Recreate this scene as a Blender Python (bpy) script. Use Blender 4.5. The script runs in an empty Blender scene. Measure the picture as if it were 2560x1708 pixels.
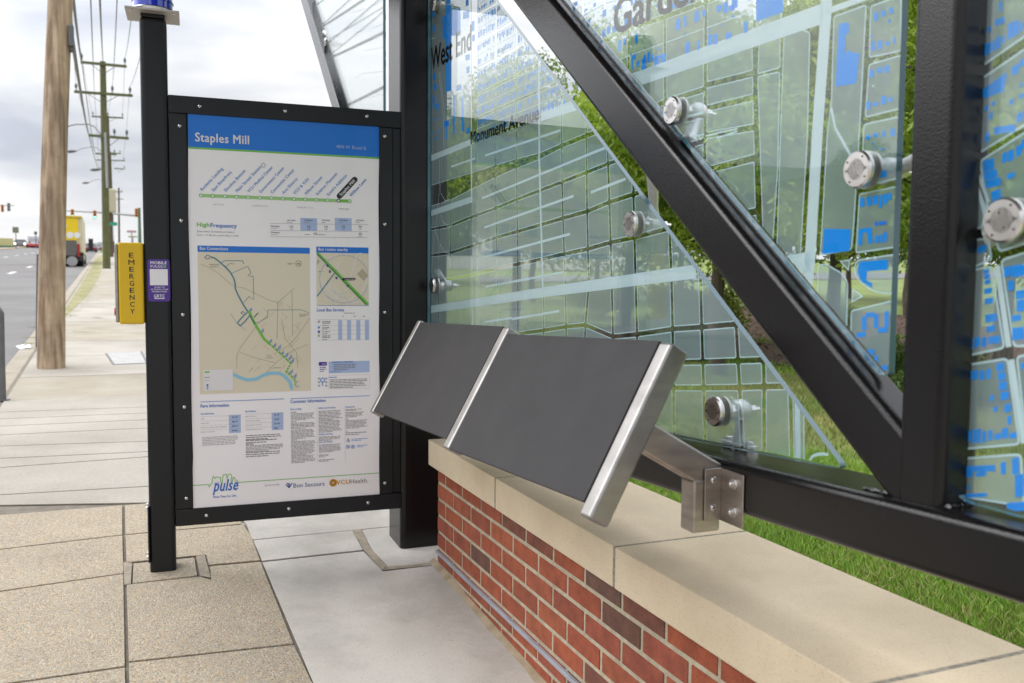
import bpy, math, random
import numpy as np
from mathutils import Vector, Matrix
random.seed(7)
rng = np.random.default_rng(11)
SC = bpy.context.scene
COL = SC.collection

# ------------------------------------------------------------------ camera
F = 2200.0; CX, CY = 1280.0, 854.0
PITCH = math.radians(3.87); ROLL = math.radians(.45)
CAM = np.array([0, 0, 1.236])
cf = np.array([0, math.cos(PITCH), -math.sin(PITCH)])
_r0 = np.array([1., 0, 0]); _u0 = np.array([0, math.sin(PITCH), math.cos(PITCH)])
cr = _r0 * math.cos(ROLL) + _u0 * math.sin(ROLL)
cu = _u0 * math.cos(ROLL) - _r0 * math.sin(ROLL)
cd = bpy.data.cameras.new('camera'); cam = bpy.data.objects.new('camera', cd); COL.objects.link(cam)
cam.matrix_world = Matrix(((cr[0], cu[0], -cf[0], CAM[0]), (cr[1], cu[1], -cf[1], CAM[1]), (cr[2], cu[2], -cf[2], CAM[2]), (0, 0, 0, 1)))
cd.sensor_width = 36; cd.lens = F / 2560 * 36; cd.clip_start = .05; cd.clip_end = 3000
cd.dof.use_dof = True; cd.dof.focus_distance = 2.75; cd.dof.aperture_fstop = 5.0
SC.camera = cam

# ------------------------------------------------------------------ sky, sun, exposure
SUN_EL, SUN_AZ = math.radians(32), math.radians(285)      # azimuth clockwise from +Y
w = bpy.data.worlds.new('World'); SC.world = w; w.use_nodes = True
nt = w.node_tree; nt.nodes.clear()
out = nt.nodes.new('ShaderNodeOutputWorld'); bg = nt.nodes.new('ShaderNodeBackground')
sky = nt.nodes.new('ShaderNodeTexSky'); sky.sky_type = 'NISHITA'; sky.sun_disc = False
sky.sun_elevation = SUN_EL; sky.sun_rotation = SUN_AZ; sky.air_density = 1.5; sky.dust_density = 4
tc = nt.nodes.new('ShaderNodeTexCoord'); mp = nt.nodes.new('ShaderNodeMapping'); mp.inputs['Scale'].default_value = (1.0, 1.0, 3.4)
ns = nt.nodes.new('ShaderNodeTexNoise'); ns.inputs['Scale'].default_value = 3.3; ns.inputs['Detail'].default_value = 7; ns.inputs['Roughness'].default_value = .48
ns.inputs['Distortion'].default_value = .25
ramp = nt.nodes.new('ShaderNodeValToRGB')
ramp.color_ramp.elements[0].position = .36; ramp.color_ramp.elements[0].color = (5.1, 5.5, 6.35, 1)
ramp.color_ramp.elements[1].position = .60; ramp.color_ramp.elements[1].color = (9.2, 9.25, 9.35, 1)
mx = nt.nodes.new('ShaderNodeMix'); mx.data_type = 'RGBA'; mx.inputs[0].default_value = .96
L = nt.links.new
L(tc.outputs['Generated'], mp.inputs[0]); L(mp.outputs[0], ns.inputs['Vector']); L(ns.outputs[0], ramp.inputs[0])
L(sky.outputs[0], mx.inputs[6]); sx_ = nt.nodes.new('ShaderNodeSeparateXYZ'); L(tc.outputs['Generated'], sx_.inputs[0])
zr = nt.nodes.new('ShaderNodeMapRange'); zr.inputs[1].default_value = .18; zr.inputs[2].default_value = .9; zr.inputs[3].default_value = 1.0; zr.inputs[4].default_value = 2.7; L(sx_.outputs[2], zr.inputs[0])
sdn = nt.nodes.new('ShaderNodeVectorMath'); sdn.operation = 'DOT_PRODUCT'; L(tc.outputs['Generated'], sdn.inputs[0]); sdn.inputs[1].default_value = (math.sin(SUN_AZ) * math.cos(SUN_EL), math.cos(SUN_AZ) * math.cos(SUN_EL), math.sin(SUN_EL))
gl_ = nt.nodes.new('ShaderNodeMapRange'); gl_.interpolation_type = 'SMOOTHSTEP'; gl_.inputs[1].default_value = .58; gl_.inputs[2].default_value = 1.0; gl_.inputs[3].default_value = 1.0; gl_.inputs[4].default_value = 2.3; L(sdn.outputs['Value'], gl_.inputs[0])
mz = nt.nodes.new('ShaderNodeMath'); mz.operation = 'MULTIPLY'; L(zr.outputs[0], mz.inputs[0]); L(gl_.outputs[0], mz.inputs[1])
vm = nt.nodes.new('ShaderNodeVectorMath'); vm.operation = 'SCALE'; L(ramp.outputs[0], vm.inputs[0]); L(mz.outputs[0], vm.inputs[3]); L(vm.outputs[0], mx.inputs[7]); L(mx.outputs[2], bg.inputs[0])
bg.inputs[1].default_value = .1; L(bg.outputs[0], out.inputs[0])
sl = bpy.data.lights.new('sun', 'SUN'); sl.energy = .6; sl.angle = math.radians(25); sl.color = (1, .96, .9)
so = bpy.data.objects.new('sun', sl); COL.objects.link(so)
sd_ = Vector((math.sin(SUN_AZ) * math.cos(SUN_EL), math.cos(SUN_AZ) * math.cos(SUN_EL), math.sin(SUN_EL)))
so.rotation_euler = sd_.to_track_quat('Z', 'Y').to_euler(); so.location = (0, 0, 20)
SC.view_settings.view_transform = 'Standard'; SC.view_settings.look = 'None'; SC.view_settings.exposure = 0.12; SC.view_settings.gamma = 1
SC.cycles.max_bounces = 10; SC.cycles.transparent_max_bounces = 24; SC.cycles.use_denoising = True

# ------------------------------------------------------------------ measuring: a sight line met with a real surface
def yawv(a): a = math.radians(a); return np.array([math.sin(a), math.cos(a), 0.])
def ray(x, y): return cf + cr * (x - CX) / F + cu * (CY - y) / F
def isect(x, y, p0, n):
    d = ray(x, y); return CAM + d * (((np.asarray(p0, float) - CAM) @ n) / (d @ n))
def at_depth(x, y, dep): return CAM + ray(x, y) * dep
UP = np.array([0, 0, 1.])
SDIR = yawv(-24.7); SPER = yawv(65.3); GS = .038                 # the street runs uphill along SDIR
GN = np.array([-GS * SDIR[0], -GS * SDIR[1], 1.])
def G(x, y, h=0.): return isect(x, y, [0, 0, h], GN)
def gz(x, y): return GS * (x * SDIR[0] + y * SDIR[1])
def gp(x, y, h=0.): return np.array([x, y, gz(x, y) + h])

# ------------------------------------------------------------------ materials
MATS = {}
def mat(name, col, rough=.6, metal=0., noise=0., nscale=20., bump=0., bscale=80., coat=0., spec=.5, trans=0., emit=0., col2=None, stretch=None, detail=4, attr=None, stain=None, speck=None, rvar=0.):
    if name in MATS: return MATS[name]
    m = bpy.data.materials.new(name); m.use_nodes = True; t = m.node_tree; b = t.nodes['Principled BSDF']
    b.inputs['Base Color'].default_value = (*col, 1); b.inputs['Roughness'].default_value = rough; b.inputs['Metallic'].default_value = metal
    b.inputs['Coat Weight'].default_value = coat; b.inputs['Specular IOR Level'].default_value = spec; b.inputs['Coat Roughness'].default_value = .08
    co = t.nodes.new('ShaderNodeTexCoord'); vec = co.outputs['Object']
    if stretch:
        mpn = t.nodes.new('ShaderNodeMapping'); mpn.inputs['Scale'].default_value = stretch; t.links.new(vec, mpn.inputs[0]); vec = mpn.outputs[0]
    if noise > 0 or col2:
        n = t.nodes.new('ShaderNodeTexNoise'); n.inputs['Scale'].default_value = nscale; n.inputs['Detail'].default_value = detail; t.links.new(vec, n.inputs['Vector'])
        r = t.nodes.new('ShaderNodeValToRGB'); r.color_ramp.elements[0].position = .33; r.color_ramp.elements[1].position = .67
        c2 = col2 or tuple(min(1, c * (1 + noise)) for c in col); c1 = col if col2 else tuple(c * (1 - noise) for c in col)
        r.color_ramp.elements[0].color = (*c1, 1); r.color_ramp.elements[1].color = (*c2, 1)
        t.links.new(n.outputs[0], r.inputs[0]); src = r.outputs[0]
        if attr:
            a = t.nodes.new('ShaderNodeAttribute'); a.attribute_name = attr
            q = t.nodes.new('ShaderNodeMix'); q.data_type = 'RGBA'; q.blend_type = 'MULTIPLY'; q.inputs[0].default_value = 1
            t.links.new(src, q.inputs[6]); t.links.new(a.outputs['Color'], q.inputs[7]); src = q.outputs[2]
        for prm, det in ((stain, 6), (speck, 2)):
            if not prm: continue
            n3 = t.nodes.new('ShaderNodeTexNoise'); n3.inputs['Scale'].default_value = prm[0]; n3.inputs['Detail'].default_value = det; n3.inputs['Roughness'].default_value = .65; t.links.new(co.outputs['Object'], n3.inputs['Vector'])
            r3 = t.nodes.new('ShaderNodeMapRange'); r3.inputs[1].default_value = prm[2] if len(prm) > 2 else .38; r3.inputs[2].default_value = prm[3] if len(prm) > 3 else .62; r3.inputs[3].default_value = 1 - prm[1]; r3.inputs[4].default_value = 1.0; t.links.new(n3.outputs[0], r3.inputs[0])
            q3 = t.nodes.new('ShaderNodeVectorMath'); q3.operation = 'SCALE'; t.links.new(src, q3.inputs[0]); t.links.new(r3.outputs[0], q3.inputs[3]); src = q3.outputs[0]
        t.links.new(src, b.inputs['Base Color'])
    if rvar > 0:
        n4 = t.nodes.new('ShaderNodeTexNoise'); n4.inputs['Scale'].default_value = 9; n4.inputs['Detail'].default_value = 8; t.links.new(co.outputs['Object'], n4.inputs['Vector'])
        r4 = t.nodes.new('ShaderNodeMapRange'); r4.inputs[1].default_value = .35; r4.inputs[2].default_value = .65; r4.inputs[3].default_value = rough - rvar; r4.inputs[4].default_value = rough + rvar; t.links.new(n4.outputs[0], r4.inputs[0]); t.links.new(r4.outputs[0], b.inputs['Roughness'])
    if bump > 0:
        n2 = t.nodes.new('ShaderNodeTexNoise'); n2.inputs['Scale'].default_value = bscale; n2.inputs['Detail'].default_value = 3; t.links.new(vec, n2.inputs['Vector'])
        bp = t.nodes.new('ShaderNodeBump'); bp.inputs['Strength'].default_value = bump; bp.inputs['Distance'].default_value = .004
        t.links.new(n2.outputs[0], bp.inputs['Height']); t.links.new(bp.outputs[0], b.inputs['Normal'])
    if trans: b.inputs['Transmission Weight'].default_value = trans
    if emit: b.inputs['Emission Color'].default_value = (*col, 1); b.inputs['Emission Strength'].default_value = emit
    MATS[name] = m; return m

def film(name, col, alpha, tint=(1, 1, 1)):          # print or etching on clear glass
    m = bpy.data.materials.new(name); m.use_nodes = True; t = m.node_tree; t.nodes.clear()
    o = t.nodes.new('ShaderNodeOutputMaterial'); mxs = t.nodes.new('ShaderNodeMixShader'); mxs.inputs[0].default_value = alpha
    tr = t.nodes.new('ShaderNodeBsdfTransparent'); tr.inputs[0].default_value = (*tint, 1)
    df = t.nodes.new('ShaderNodeBsdfDiffuse'); df.inputs[0].default_value = (*col, 1)
    tl = t.nodes.new('ShaderNodeBsdfTranslucent'); tl.inputs[0].default_value = (*col, 1)
    m2 = t.nodes.new('ShaderNodeMixShader'); m2.inputs[0].default_value = .35
    t.links.new(df.outputs[0], m2.inputs[1]); t.links.new(tl.outputs[0], m2.inputs[2])
    t.links.new(tr.outputs[0], mxs.inputs[1]); t.links.new(m2.outputs[0], mxs.inputs[2]); t.links.new(mxs.outputs[0], o.inputs[0])
    MATS[name] = m; return m
def glassmat(name, tint, ior=1.5, base=0.0):
    m = bpy.data.materials.new(name); m.use_nodes = True; t = m.node_tree; t.nodes.clear()
    o = t.nodes.new('ShaderNodeOutputMaterial'); mxs = t.nodes.new('ShaderNodeMixShader'); fr = t.nodes.new('ShaderNodeFresnel'); fr.inputs[0].default_value = ior
    tr = t.nodes.new('ShaderNodeBsdfTransparent'); tr.inputs[0].default_value = (*tint, 1); gl = t.nodes.new('ShaderNodeBsdfGlossy'); gl.inputs['Roughness'].default_value = 0.0
    # two-sided Fresnel: same reflectance seen from inside as from outside
    geo = t.nodes.new('ShaderNodeNewGeometry'); t.links.new(geo.outputs['Incoming'], fr.inputs[1]) if False else None
    lw = t.nodes.new('ShaderNodeLayerWeight'); lw.inputs[0].default_value = .5
    pw = t.nodes.new('ShaderNodeMath'); pw.operation = 'POWER'; t.links.new(lw.outputs['Facing'], pw.inputs[0]); pw.inputs[1].default_value = 5.0
    ml = t.nodes.new('ShaderNodeMath'); ml.operation = 'MULTIPLY_ADD'; t.links.new(pw.outputs[0], ml.inputs[0]); ml.inputs[1].default_value = .955; ml.inputs[2].default_value = .045
    t.links.new(ml.outputs[0], mxs.inputs[0]); t.links.new(tr.outputs[0], mxs.inputs[1]); t.links.new(gl.outputs[0], mxs.inputs[2]); t.links.new(mxs.outputs[0], o.inputs[0])
    MATS[name] = m; return m

BLACK = mat('black_steel_paint', (.0075, .0068, .0072), rough=.19, noise=.15, nscale=3, bump=.13, bscale=320, spec=.36)
BLACKF = mat('black_powder_coat', (.0075, .009, .0115), rough=.34, noise=.12, nscale=6, bump=.1, bscale=300, spec=.4)
STEEL = mat('brushed_stainless', (.40, .385, .37), rough=.43, metal=1, noise=.10, nscale=5, bump=.10, bscale=160, stretch=(1, 1, 6), stain=(12, .12), rvar=.06)
STEELB = mat('brushed_bracket', (.42, .38, .35), rough=.38, metal=1, noise=.2, nscale=9, bump=.06, bscale=160, stretch=(1, 1, 5))
CHROME = mat('polished_fitting', (.66, .64, .62), rough=.27, metal=1, noise=.06, nscale=30)
MATTEST = mat('cast_fitting', (.55, .55, .54), rough=.42, metal=.9, noise=.1, nscale=40, bump=.1, bscale=200)
PAD = mat('dark_grey_pad', (.043, .040, .042), rough=.6, noise=.04, nscale=3, bump=.05, bscale=500, spec=.3, speck=(340, .14), rvar=.03)
LIME = mat('cast_stone_coping', (.62, .505, .345), rough=.85, col2=(.71, .59, .42), nscale=3.0, detail=10, bump=.25, bscale=300, stain=(5, .11, .36, .62), speck=(260, .26, .30, .44))
MORT = mat('light_mortar', (.46, .40, .29), rough=.95, noise=.14, nscale=60, bump=.6, bscale=300, stain=(9, .2))
BRICK = mat('brick_face', (.66, .66, .66), rough=.9, col2=(1., 1., 1.), nscale=22, detail=8, bump=.55, bscale=220, attr='Col', speck=(180, .35, .28, .46))
MORTD = mat('grey_joint_mortar', (.20, .17, .135), rough=.95, noise=.16, nscale=20, bump=.5, bscale=120)
GALV = mat('grey_flashing', (.33, .34, .38), rough=.6, metal=.2, noise=.12, nscale=12)
YEL = mat('yellow_plastic', (.72, .46, .004), rough=.38, noise=.04, nscale=4)
PURP = mat('purple_vinyl', (.075, .025, .27), rough=.4)
WHITE = mat('white_print', (.8, .79, .8), rough=.5)
INK = mat('black_ink', (.02, .02, .022), rough=.5)
BLUEL = mat('blue_beacon_lens', (.005, .035, .62), rough=.08, coat=1, spec=.8)
ALU = mat('pale_plate', (.62, .58, .56), rough=.5, noise=.08, nscale=15)
WOOD = mat('weathered_pole_wood', (.25, .165, .10), rough=.9, col2=(.58, .44, .30), nscale=3.2, detail=10, bump=.7, bscale=30, stretch=(7, 7, .5), stain=(2.2, .3, .42, .58))
WOODG = mat('greenish_treated_wood', (.085, .09, .035), rough=.9, col2=(.15, .15, .065), nscale=6, detail=6, stretch=(5, 5, .4))
WOODB = mat('brown_pole_wood', (.11, .075, .05), rough=.9, noise=.3, nscale=6, stretch=(5, 5, .4))
GREYM = mat('grey_paint_metal', (.12, .12, .12), rough=.5, noise=.1)
PALEM = mat('pale_grey_metal', (.34, .34, .34), rough=.5, noise=.1)
CONC = mat('white_concrete', (.375, .335, .28), rough=.9, col2=(.47, .43, .37), nscale=1.4, detail=10, bump=.1, bscale=160, stain=(.9, .12), speck=(60, .10))
CONCG = mat('smooth_concrete', (.50, .46, .405), rough=.88, col2=(.62, .58, .525), nscale=2.8, detail=10, bump=.2, bscale=420, stain=(2.6, .2, .38, .56), speck=(210, .26, .3, .46))
CONCT = mat('tan_concrete', (.33, .28, .21), rough=.9, col2=(.40, .36, .29), nscale=2.2, detail=9, bump=.1, bscale=160, stain=(1.2, .14))
ASPH = mat('worn_asphalt', (.16, .15, .143), rough=.9, col2=(.21, .2, .192), nscale=.35, detail=8, bump=.1, bscale=120, stain=(.8, .14))
PAINT = mat('road_paint', (.66, .66, .64), rough=.7, noise=.15, nscale=6)
SOIL = mat('mulch', (.045, .028, .018), rough=1, col2=(.13, .075, .045), nscale=14, detail=8, bump=1, bscale=40)
LAWN = mat('lawn', (.13, .19, .035), rough=1, col2=(.25, .29, .07), nscale=1.1, detail=9, bump=.8, bscale=60, stain=(.7, .2))
BLADE = mat('grass_blade', (.15, .36, .02), rough=.6, col2=(.36, .52, .06), nscale=30, detail=3, stain=(2, .18))
DRY = mat('dry_verge_grass', (.21, .20, .075), rough=1, col2=(.38, .34, .20), nscale=3, detail=8)

def leafmat(name, c1, c2):
    m = bpy.data.materials.new(name); m.use_nodes = True; t = m.node_tree; t.nodes.clear()
    o = t.nodes.new('ShaderNodeOutputMaterial'); co = t.nodes.new('ShaderNodeTexCoord'); n = t.nodes.new('ShaderNodeTexNoise'); n.inputs['Scale'].default_value = 2.2; n.inputs['Detail'].default_value = 8; n.inputs['Roughness'].default_value = .7
    r = t.nodes.new('ShaderNodeValToRGB'); r.color_ramp.elements[0].position = .36; r.color_ramp.elements[1].position = .66
    r.color_ramp.elements[0].color = (*c1, 1); r.color_ramp.elements[1].color = (*c2, 1)
    d = t.nodes.new('ShaderNodeBsdfPrincipled'); d.inputs['Roughness'].default_value = .42; tl = t.nodes.new('ShaderNodeBsdfTranslucent'); ms = t.nodes.new('ShaderNodeMixShader'); ms.inputs[0].default_value = .4
    t.links.new(co.outputs['Object'], n.inputs['Vector']); t.links.new(n.outputs[0], r.inputs[0]); t.links.new(r.outputs[0], d.inputs['Base Color'])
    t.links.new(r.outputs[0], tl.inputs[0]); t.links.new(d.outputs[0], ms.inputs[1]); t.links.new(tl.outputs[0], ms.inputs[2]); t.links.new(ms.outputs[0], o.inputs[0])
    return m
LEAF = leafmat('broad_leaf', (.12, .22, .015), (.42, .54, .06))
LEAFY = leafmat('yellowish_leaf', (.16, .21, .03), (.38, .42, .07))
LEAFD = leafmat('dark_leaf', (.07, .14, .03), (.22, .33, .07))

# aggregate paving: pebbles by voronoi
def aggregate():
    m = bpy.data.materials.new('exposed_aggregate'); m.use_nodes = True; t = m.node_tree; b = t.nodes['Principled BSDF']; b.inputs['Roughness'].default_value = .85
    co = t.nodes.new('ShaderNodeTexCoord'); v = t.nodes.new('ShaderNodeTexVoronoi'); v.inputs['Scale'].default_value = 190
    t.links.new(co.outputs['Object'], v.inputs['Vector'])
    sp = t.nodes.new('ShaderNodeSeparateColor'); t.links.new(v.outputs['Color'], sp.inputs[0])
    r = t.nodes.new('ShaderNodeValToRGB'); cr_ = r.color_ramp
    cr_.elements[0].position = 0; cr_.elements[0].color = (.22, .18, .13, 1); cr_.elements[1].position = 1; cr_.elements[1].color = (.52, .48, .41, 1)
    for p_, c_ in ((.2, (.40, .335, .235)), (.4, (.34, .31, .265)), (.6, (.46, .395, .285)), (.75, (.26, .245, .23)), (.9, (.46, .31, .18))):
        e = cr_.elements.new(p_); e.color = (*c_, 1)
    t.links.new(sp.outputs[0], r.inputs[0])
    n = t.nodes.new('ShaderNodeTexNoise'); n.inputs['Scale'].default_value = 1.7; n.inputs['Detail'].default_value = 8; t.links.new(co.outputs['Object'], n.inputs['Vector'])
    r2 = t.nodes.new('ShaderNodeValToRGB'); r2.color_ramp.elements[0].color = (.95, .93, .90, 1); r2.color_ramp.elements[1].color = (1.2, 1.17, 1.10, 1); r2.color_ramp.elements[0].position = .35; r2.color_ramp.elements[1].position = .65
    t.links.new(n.outputs[0], r2.inputs[0])
    q = t.nodes.new('ShaderNodeMix'); q.data_type = 'RGBA'; q.blend_type = 'MULTIPLY'; q.inputs[0].default_value = 1; t.links.new(r.outputs[0], q.inputs[6]); t.links.new(r2.outputs[0], q.inputs[7])
    t.links.new(q.outputs[2], b.inputs['Base Color'])
    bp = t.nodes.new('ShaderNodeBump'); bp.inputs['Strength'].default_value = .7; bp.inputs['Distance'].default_value = .003; bp.invert = True
    t.links.new(v.outputs['Distance'], bp.inputs['Height']); t.links.new(bp.outputs[0], b.inputs['Normal'])
    return m
AGG = aggregate()

# ------------------------------------------------------------------ mesh helpers
class MB:
    def __init__(s): s.v = []; s.f = []; s.m = []; s.c = []
    def add(s, vs, fs, mi=0, col=None):
        b = len(s.v); s.v += [tuple(float(q) for q in p) for p in vs]; s.f += [tuple(i + b for i in f) for f in fs]; s.m += [mi] * len(fs); s.c += [col] * len(fs)
    def box(s, o, ax, ay, az, mi=0, col=None):      # o = corner, three edge vectors
        o, ax, ay, az = [np.asarray(q, float) for q in (o, ax, ay, az)]
        if np.cross(ax, ay) @ az < 0: ax, ay = ay, ax
        vs = [o, o + ax, o + ax + ay, o + ay, o + az, o + ax + az, o + ax + ay + az, o + ay + az]
        s.add(vs, [(0, 3, 2, 1), (4, 5, 6, 7), (0, 1, 5, 4), (1, 2, 6, 5), (2, 3, 7, 6), (3, 0, 4, 7)], mi, col)
    def cbox(s, c, ax, ay, az, mi=0, col=None):      # centre, full edge vectors
        c, ax, ay, az = [np.asarray(q, float) for q in (c, ax, ay, az)]; s.box(c - (ax + ay + az) / 2, ax, ay, az, mi, col)
    def prism(s, pts, d, mi=0):                      # planar polygon, extrude vector
        pts = [np.asarray(p, float) for p in pts]; d = np.asarray(d, float); n = len(pts)
        nn = sum((np.cross(pts[i], pts[(i + 1) % n]) for i in range(n)), np.zeros(3))
        if nn @ d > 0: pts = pts[::-1]
        s.add(pts + [p + d for p in pts], [tuple(range(n)), tuple(range(2 * n - 1, n - 1, -1))] + [(i, i + n, (i + 1) % n + n, (i + 1) % n) for i in range(n)], mi)
    def poly(s, pts, mi=0): s.add(pts, [tuple(range(len(pts)))], mi)
    def tube(s, pts, r, n=12, mi=0, caps=True):
        pts = [np.asarray(p, float) for p in pts]; r = r if hasattr(r, '__len__') else [r] * len(pts); rings = []
        b = len(s.v); prev = None
        for i, p in enumerate(pts):
            d = pts[min(i + 1, len(pts) - 1)] - pts[max(i - 1, 0)]; d = d / (np.linalg.norm(d) + 1e-9)
            if prev is None:
                a = np.cross(d, UP) if abs(d[2]) < .9 else np.cross(d, [1, 0, 0]); a = a / np.linalg.norm(a)
            else:
                a = prev - d * (prev @ d); a = a / np.linalg.norm(a)
            prev = a; c = np.cross(d, a)
            for k in range(n):
                t = 2 * math.pi * k / n; q = p + (a * math.cos(t) + c * math.sin(t)) * r[i]; s.v.append(tuple(float(z) for z in q))
        for i in range(len(pts) - 1):
            for k in range(n):
                s.f.append((b + i * n + k, b + i * n + (k + 1) % n, b + (i + 1) * n + (k + 1) % n, b + (i + 1) * n + k)); s.m.append(mi); s.c.append(None)
        if caps:
            s.f.append(tuple(b + k for k in range(n - 1, -1, -1))); s.m.append(mi); s.c.append(None)
            e = b + (len(pts) - 1) * n; s.f.append(tuple(e + k for k in range(n))); s.m.append(mi); s.c.append(None)
    def lathe(s, c, axis, prof, n=32, mi=0):         # prof: (along, radius)
        c = np.asarray(c, float); d = np.asarray(axis, float); d = d / np.linalg.norm(d)
        s.tube([c + d * h for h, _ in prof], [max(r, 1e-4) for _, r in prof], n, mi)
    def build(s, name, mats, parent=None, bevel=0., seg=3, smooth=False, loc=None):
        me = bpy.data.meshes.new(name); me.from_pydata(s.v, [], s.f); mats = mats if isinstance(mats, (list, tuple)) else [mats]
        for m in mats: me.materials.append(m)
        if len(mats) > 1: me.polygons.foreach_set('material_index', s.m)
        if any(c is not None for c in s.c):
            ca = me.color_attributes.new('Col', 'FLOAT_COLOR', 'CORNER'); i = 0; data = []
            for f, c in zip(s.f, s.c):
                c = c or (1, 1, 1); data += [*c, 1.] * len(f)
            ca.data.foreach_set('color', data)
        if smooth or bevel: me.polygons.foreach_set('use_smooth', [True] * len(me.polygons))
        me.update(); o = bpy.data.objects.new(name, me); COL.objects.link(o)
        if parent is not None:
            o.parent = parent; o.matrix_parent_inverse = parent.matrix_basis.inverted()
        if bevel:
            b = o.modifiers.new('bevel', 'BEVEL'); b.width = bevel; b.segments = seg; b.limit_method = 'ANGLE'; b.angle_limit = math.radians(35)
            wn = o.modifiers.new('wn', 'WEIGHTED_NORMAL'); wn.weight = 80; wn.keep_sharp = True
        elif smooth:
            es = o.modifiers.new('es', 'EDGE_SPLIT'); es.split_angle = math.radians(38)
        return o
def tag(o, label=None, cat=None, group=None, kind=None):
    if label: o['label'] = label
    if cat: o['category'] = cat
    if group: o['group'] = group
    if kind: o['kind'] = kind
    return o
def thing(name, loc, label, cat, group=None):
    o = bpy.data.objects.new(name, None); COL.objects.link(o); o.location = [float(q) for q in loc]; o.empty_display_size = .1
    return tag(o, label, cat, group)
def copy_tree(o, loc=None, parent=None):
    c = o.copy(); COL.objects.link(c)
    if parent is not None: c.parent = parent
    if loc is not None: c.location = [float(q) for q in loc]
    for ch in o.children: copy_tree(ch, None, c)
    return c

FONTS = {}
def text_geo(s, bold):
    key = (s, bold)
    if key in FONTS: return FONTS[key]
    cu_ = bpy.data.curves.new('t', 'FONT'); cu_.body = s; cu_.size = 1; cu_.resolution_u = 3; cu_.space_character = 1.08 if bold is True else 1
    o = bpy.data.objects.new('t', cu_); COL.objects.link(o); dg = bpy.context.evaluated_depsgraph_get(); dg.update()
    me = bpy.data.meshes.new_from_object(o.evaluated_get(dg)); v = np.array([p.co[:2] for p in me.vertices]) if len(me.vertices) else np.zeros((1, 2)); f = [tuple(p.vertices) for p in me.polygons]
    bpy.data.objects.remove(o); bpy.data.curves.remove(cu_); bpy.data.meshes.remove(me)
    FONTS[key] = (v, f); return FONTS[key]
def add_text(mb, s, o, ax, ay, width=None, cap=None, mi=0, bold=False, center=False):
    """o baseline start; ax, ay unit axes; width total metres, cap = capital height metres"""
    bw = (.05 if bold is True else float(bold) * 2); v, f = text_geo(s, bold is True); x0, x1 = v[:, 0].min(), v[:, 0].max(); CH = .73
    sy = (cap / CH) if cap else (width / (x1 - x0)); sx = (width / (x1 - x0)) if width else sy
    off = -(x1 - x0) / 2 if center else 0
    pts = [np.asarray(o) + ax * ((p[0] - x0 + off) * sx) + ay * (p[1] * sy) for p in v]
    n = np.cross(ax, ay)
    if f: 
        a, b_, c_ = [pts[i] for i in f[0][:3]]
        if np.cross(b_ - a, c_ - a) @ n < 0: f = [t_[::-1] for t_ in f]
    for dx, dy, dn in (((0, 0, 0), (bw, 0, 1), (bw / 2, bw / 3, 2), (bw / 2, -bw / 4, 3)) if bw > 0 else ((0, 0, 0),)):
        mb.add([p + ax * (dx - bw / 2) * sx + ay * dy * sy + n * dn * 4e-5 for p in pts], f, mi)

def round_poly(pts, r, seg=4):
    """2-D polygon corners rounded"""
    out = []; n = len(pts)
    for i in range(n):
        p, a, b = np.array(pts[i], float), np.array(pts[i - 1], float), np.array(pts[(i + 1) % n], float)
        da, db = a - p, b - p; la, lb = np.linalg.norm(da), np.linalg.norm(db)
        if la < 1e-9 or lb < 1e-9: continue
        da /= la; db /= lb; rr = min(r, la * .45, lb * .45)
        for k in range(seg + 1):
            t = k / seg; q = (1 - t) ** 2 * (p + da * rr) + 2 * t * (1 - t) * p + t * t * (p + db * rr); out.append(tuple(q))
    return out
def inset(pts, d):
    """inset a 2-D polygon by d (positive = inwards)"""
    P = [np.array(p, float) for p in pts]; n = len(P)
    area = sum(P[i][0] * P[(i + 1) % n][1] - P[(i + 1) % n][0] * P[i][1] for i in range(n)); sg = 1 if area > 0 else -1
    out = []
    for i in range(n):
        a, p, b = P[i - 1], P[i], P[(i + 1) % n]; e1 = p - a; e2 = b - p; l1 = np.linalg.norm(e1); l2 = np.linalg.norm(e2)
        if l1 < 1e-9 or l2 < 1e-9: out.append(tuple(p)); continue
        n1 = np.array([-e1[1], e1[0]]) / l1 * sg; n2 = np.array([-e2[1], e2[0]]) / l2 * sg
        k = n1 + n2; den = 1 + n1 @ n2
        out.append(tuple(p + k * (d / max(den, .35))))
    return out
def clip_poly(pts, clip):
    """Sutherland-Hodgman: clip 2-D polygon by a convex polygon"""
    C = [np.array(p, float) for p in clip]; n = len(C)
    area = sum(C[i][0] * C[(i + 1) % n][1] - C[(i + 1) % n][0] * C[i][1] for i in range(n))
    if area < 0: C = C[::-1]
    out = [np.array(p, float) for p in pts]
    for i in range(n):
        a, b = C[i], C[(i + 1) % n]; nn = np.array([-(b - a)[1], (b - a)[0]]); src = out; out = []
        for k in range(len(src)):
            p, q = src[k - 1], src[k]; dp, dq = (p - a) @ nn, (q - a) @ nn
            if dp >= 0 and dq >= 0: out.append(q)
            elif dp >= 0 > dq: out.append(p + (q - p) * dp / (dp - dq))
            elif dp < 0 <= dq: out.append(p + (q - p) * dp / (dp - dq)); out.append(q)
        if len(out) < 3: return []
    return [tuple(p) for p in out]

#==PARTS==
# ------------------------------------------------------------------ ground, road, pavement
def gsheet(name, polys, m, thick=0., lift=0., drop=None, label=None):
    mb = MB()
    for pl in polys:
        pts = [np.asarray(p, float) + UP * lift for p in pl]
        if thick: mb.prism(pts, UP * thick)
        else: mb.poly(pts)
    o = mb.build(name, m); tag(o, kind='structure')
    return o
def sp(s, t, h=0.):                              # point by street coordinates: s along the street, t across (right)
    p = SDIR * s + SPER * t; return np.array([p[0], p[1], GS * s + h])
def st(p): return float(p @ SDIR), float(p @ SPER)
curb_t = st(G(87, 824))[1]
S0, S1 = -30., 420.
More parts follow.
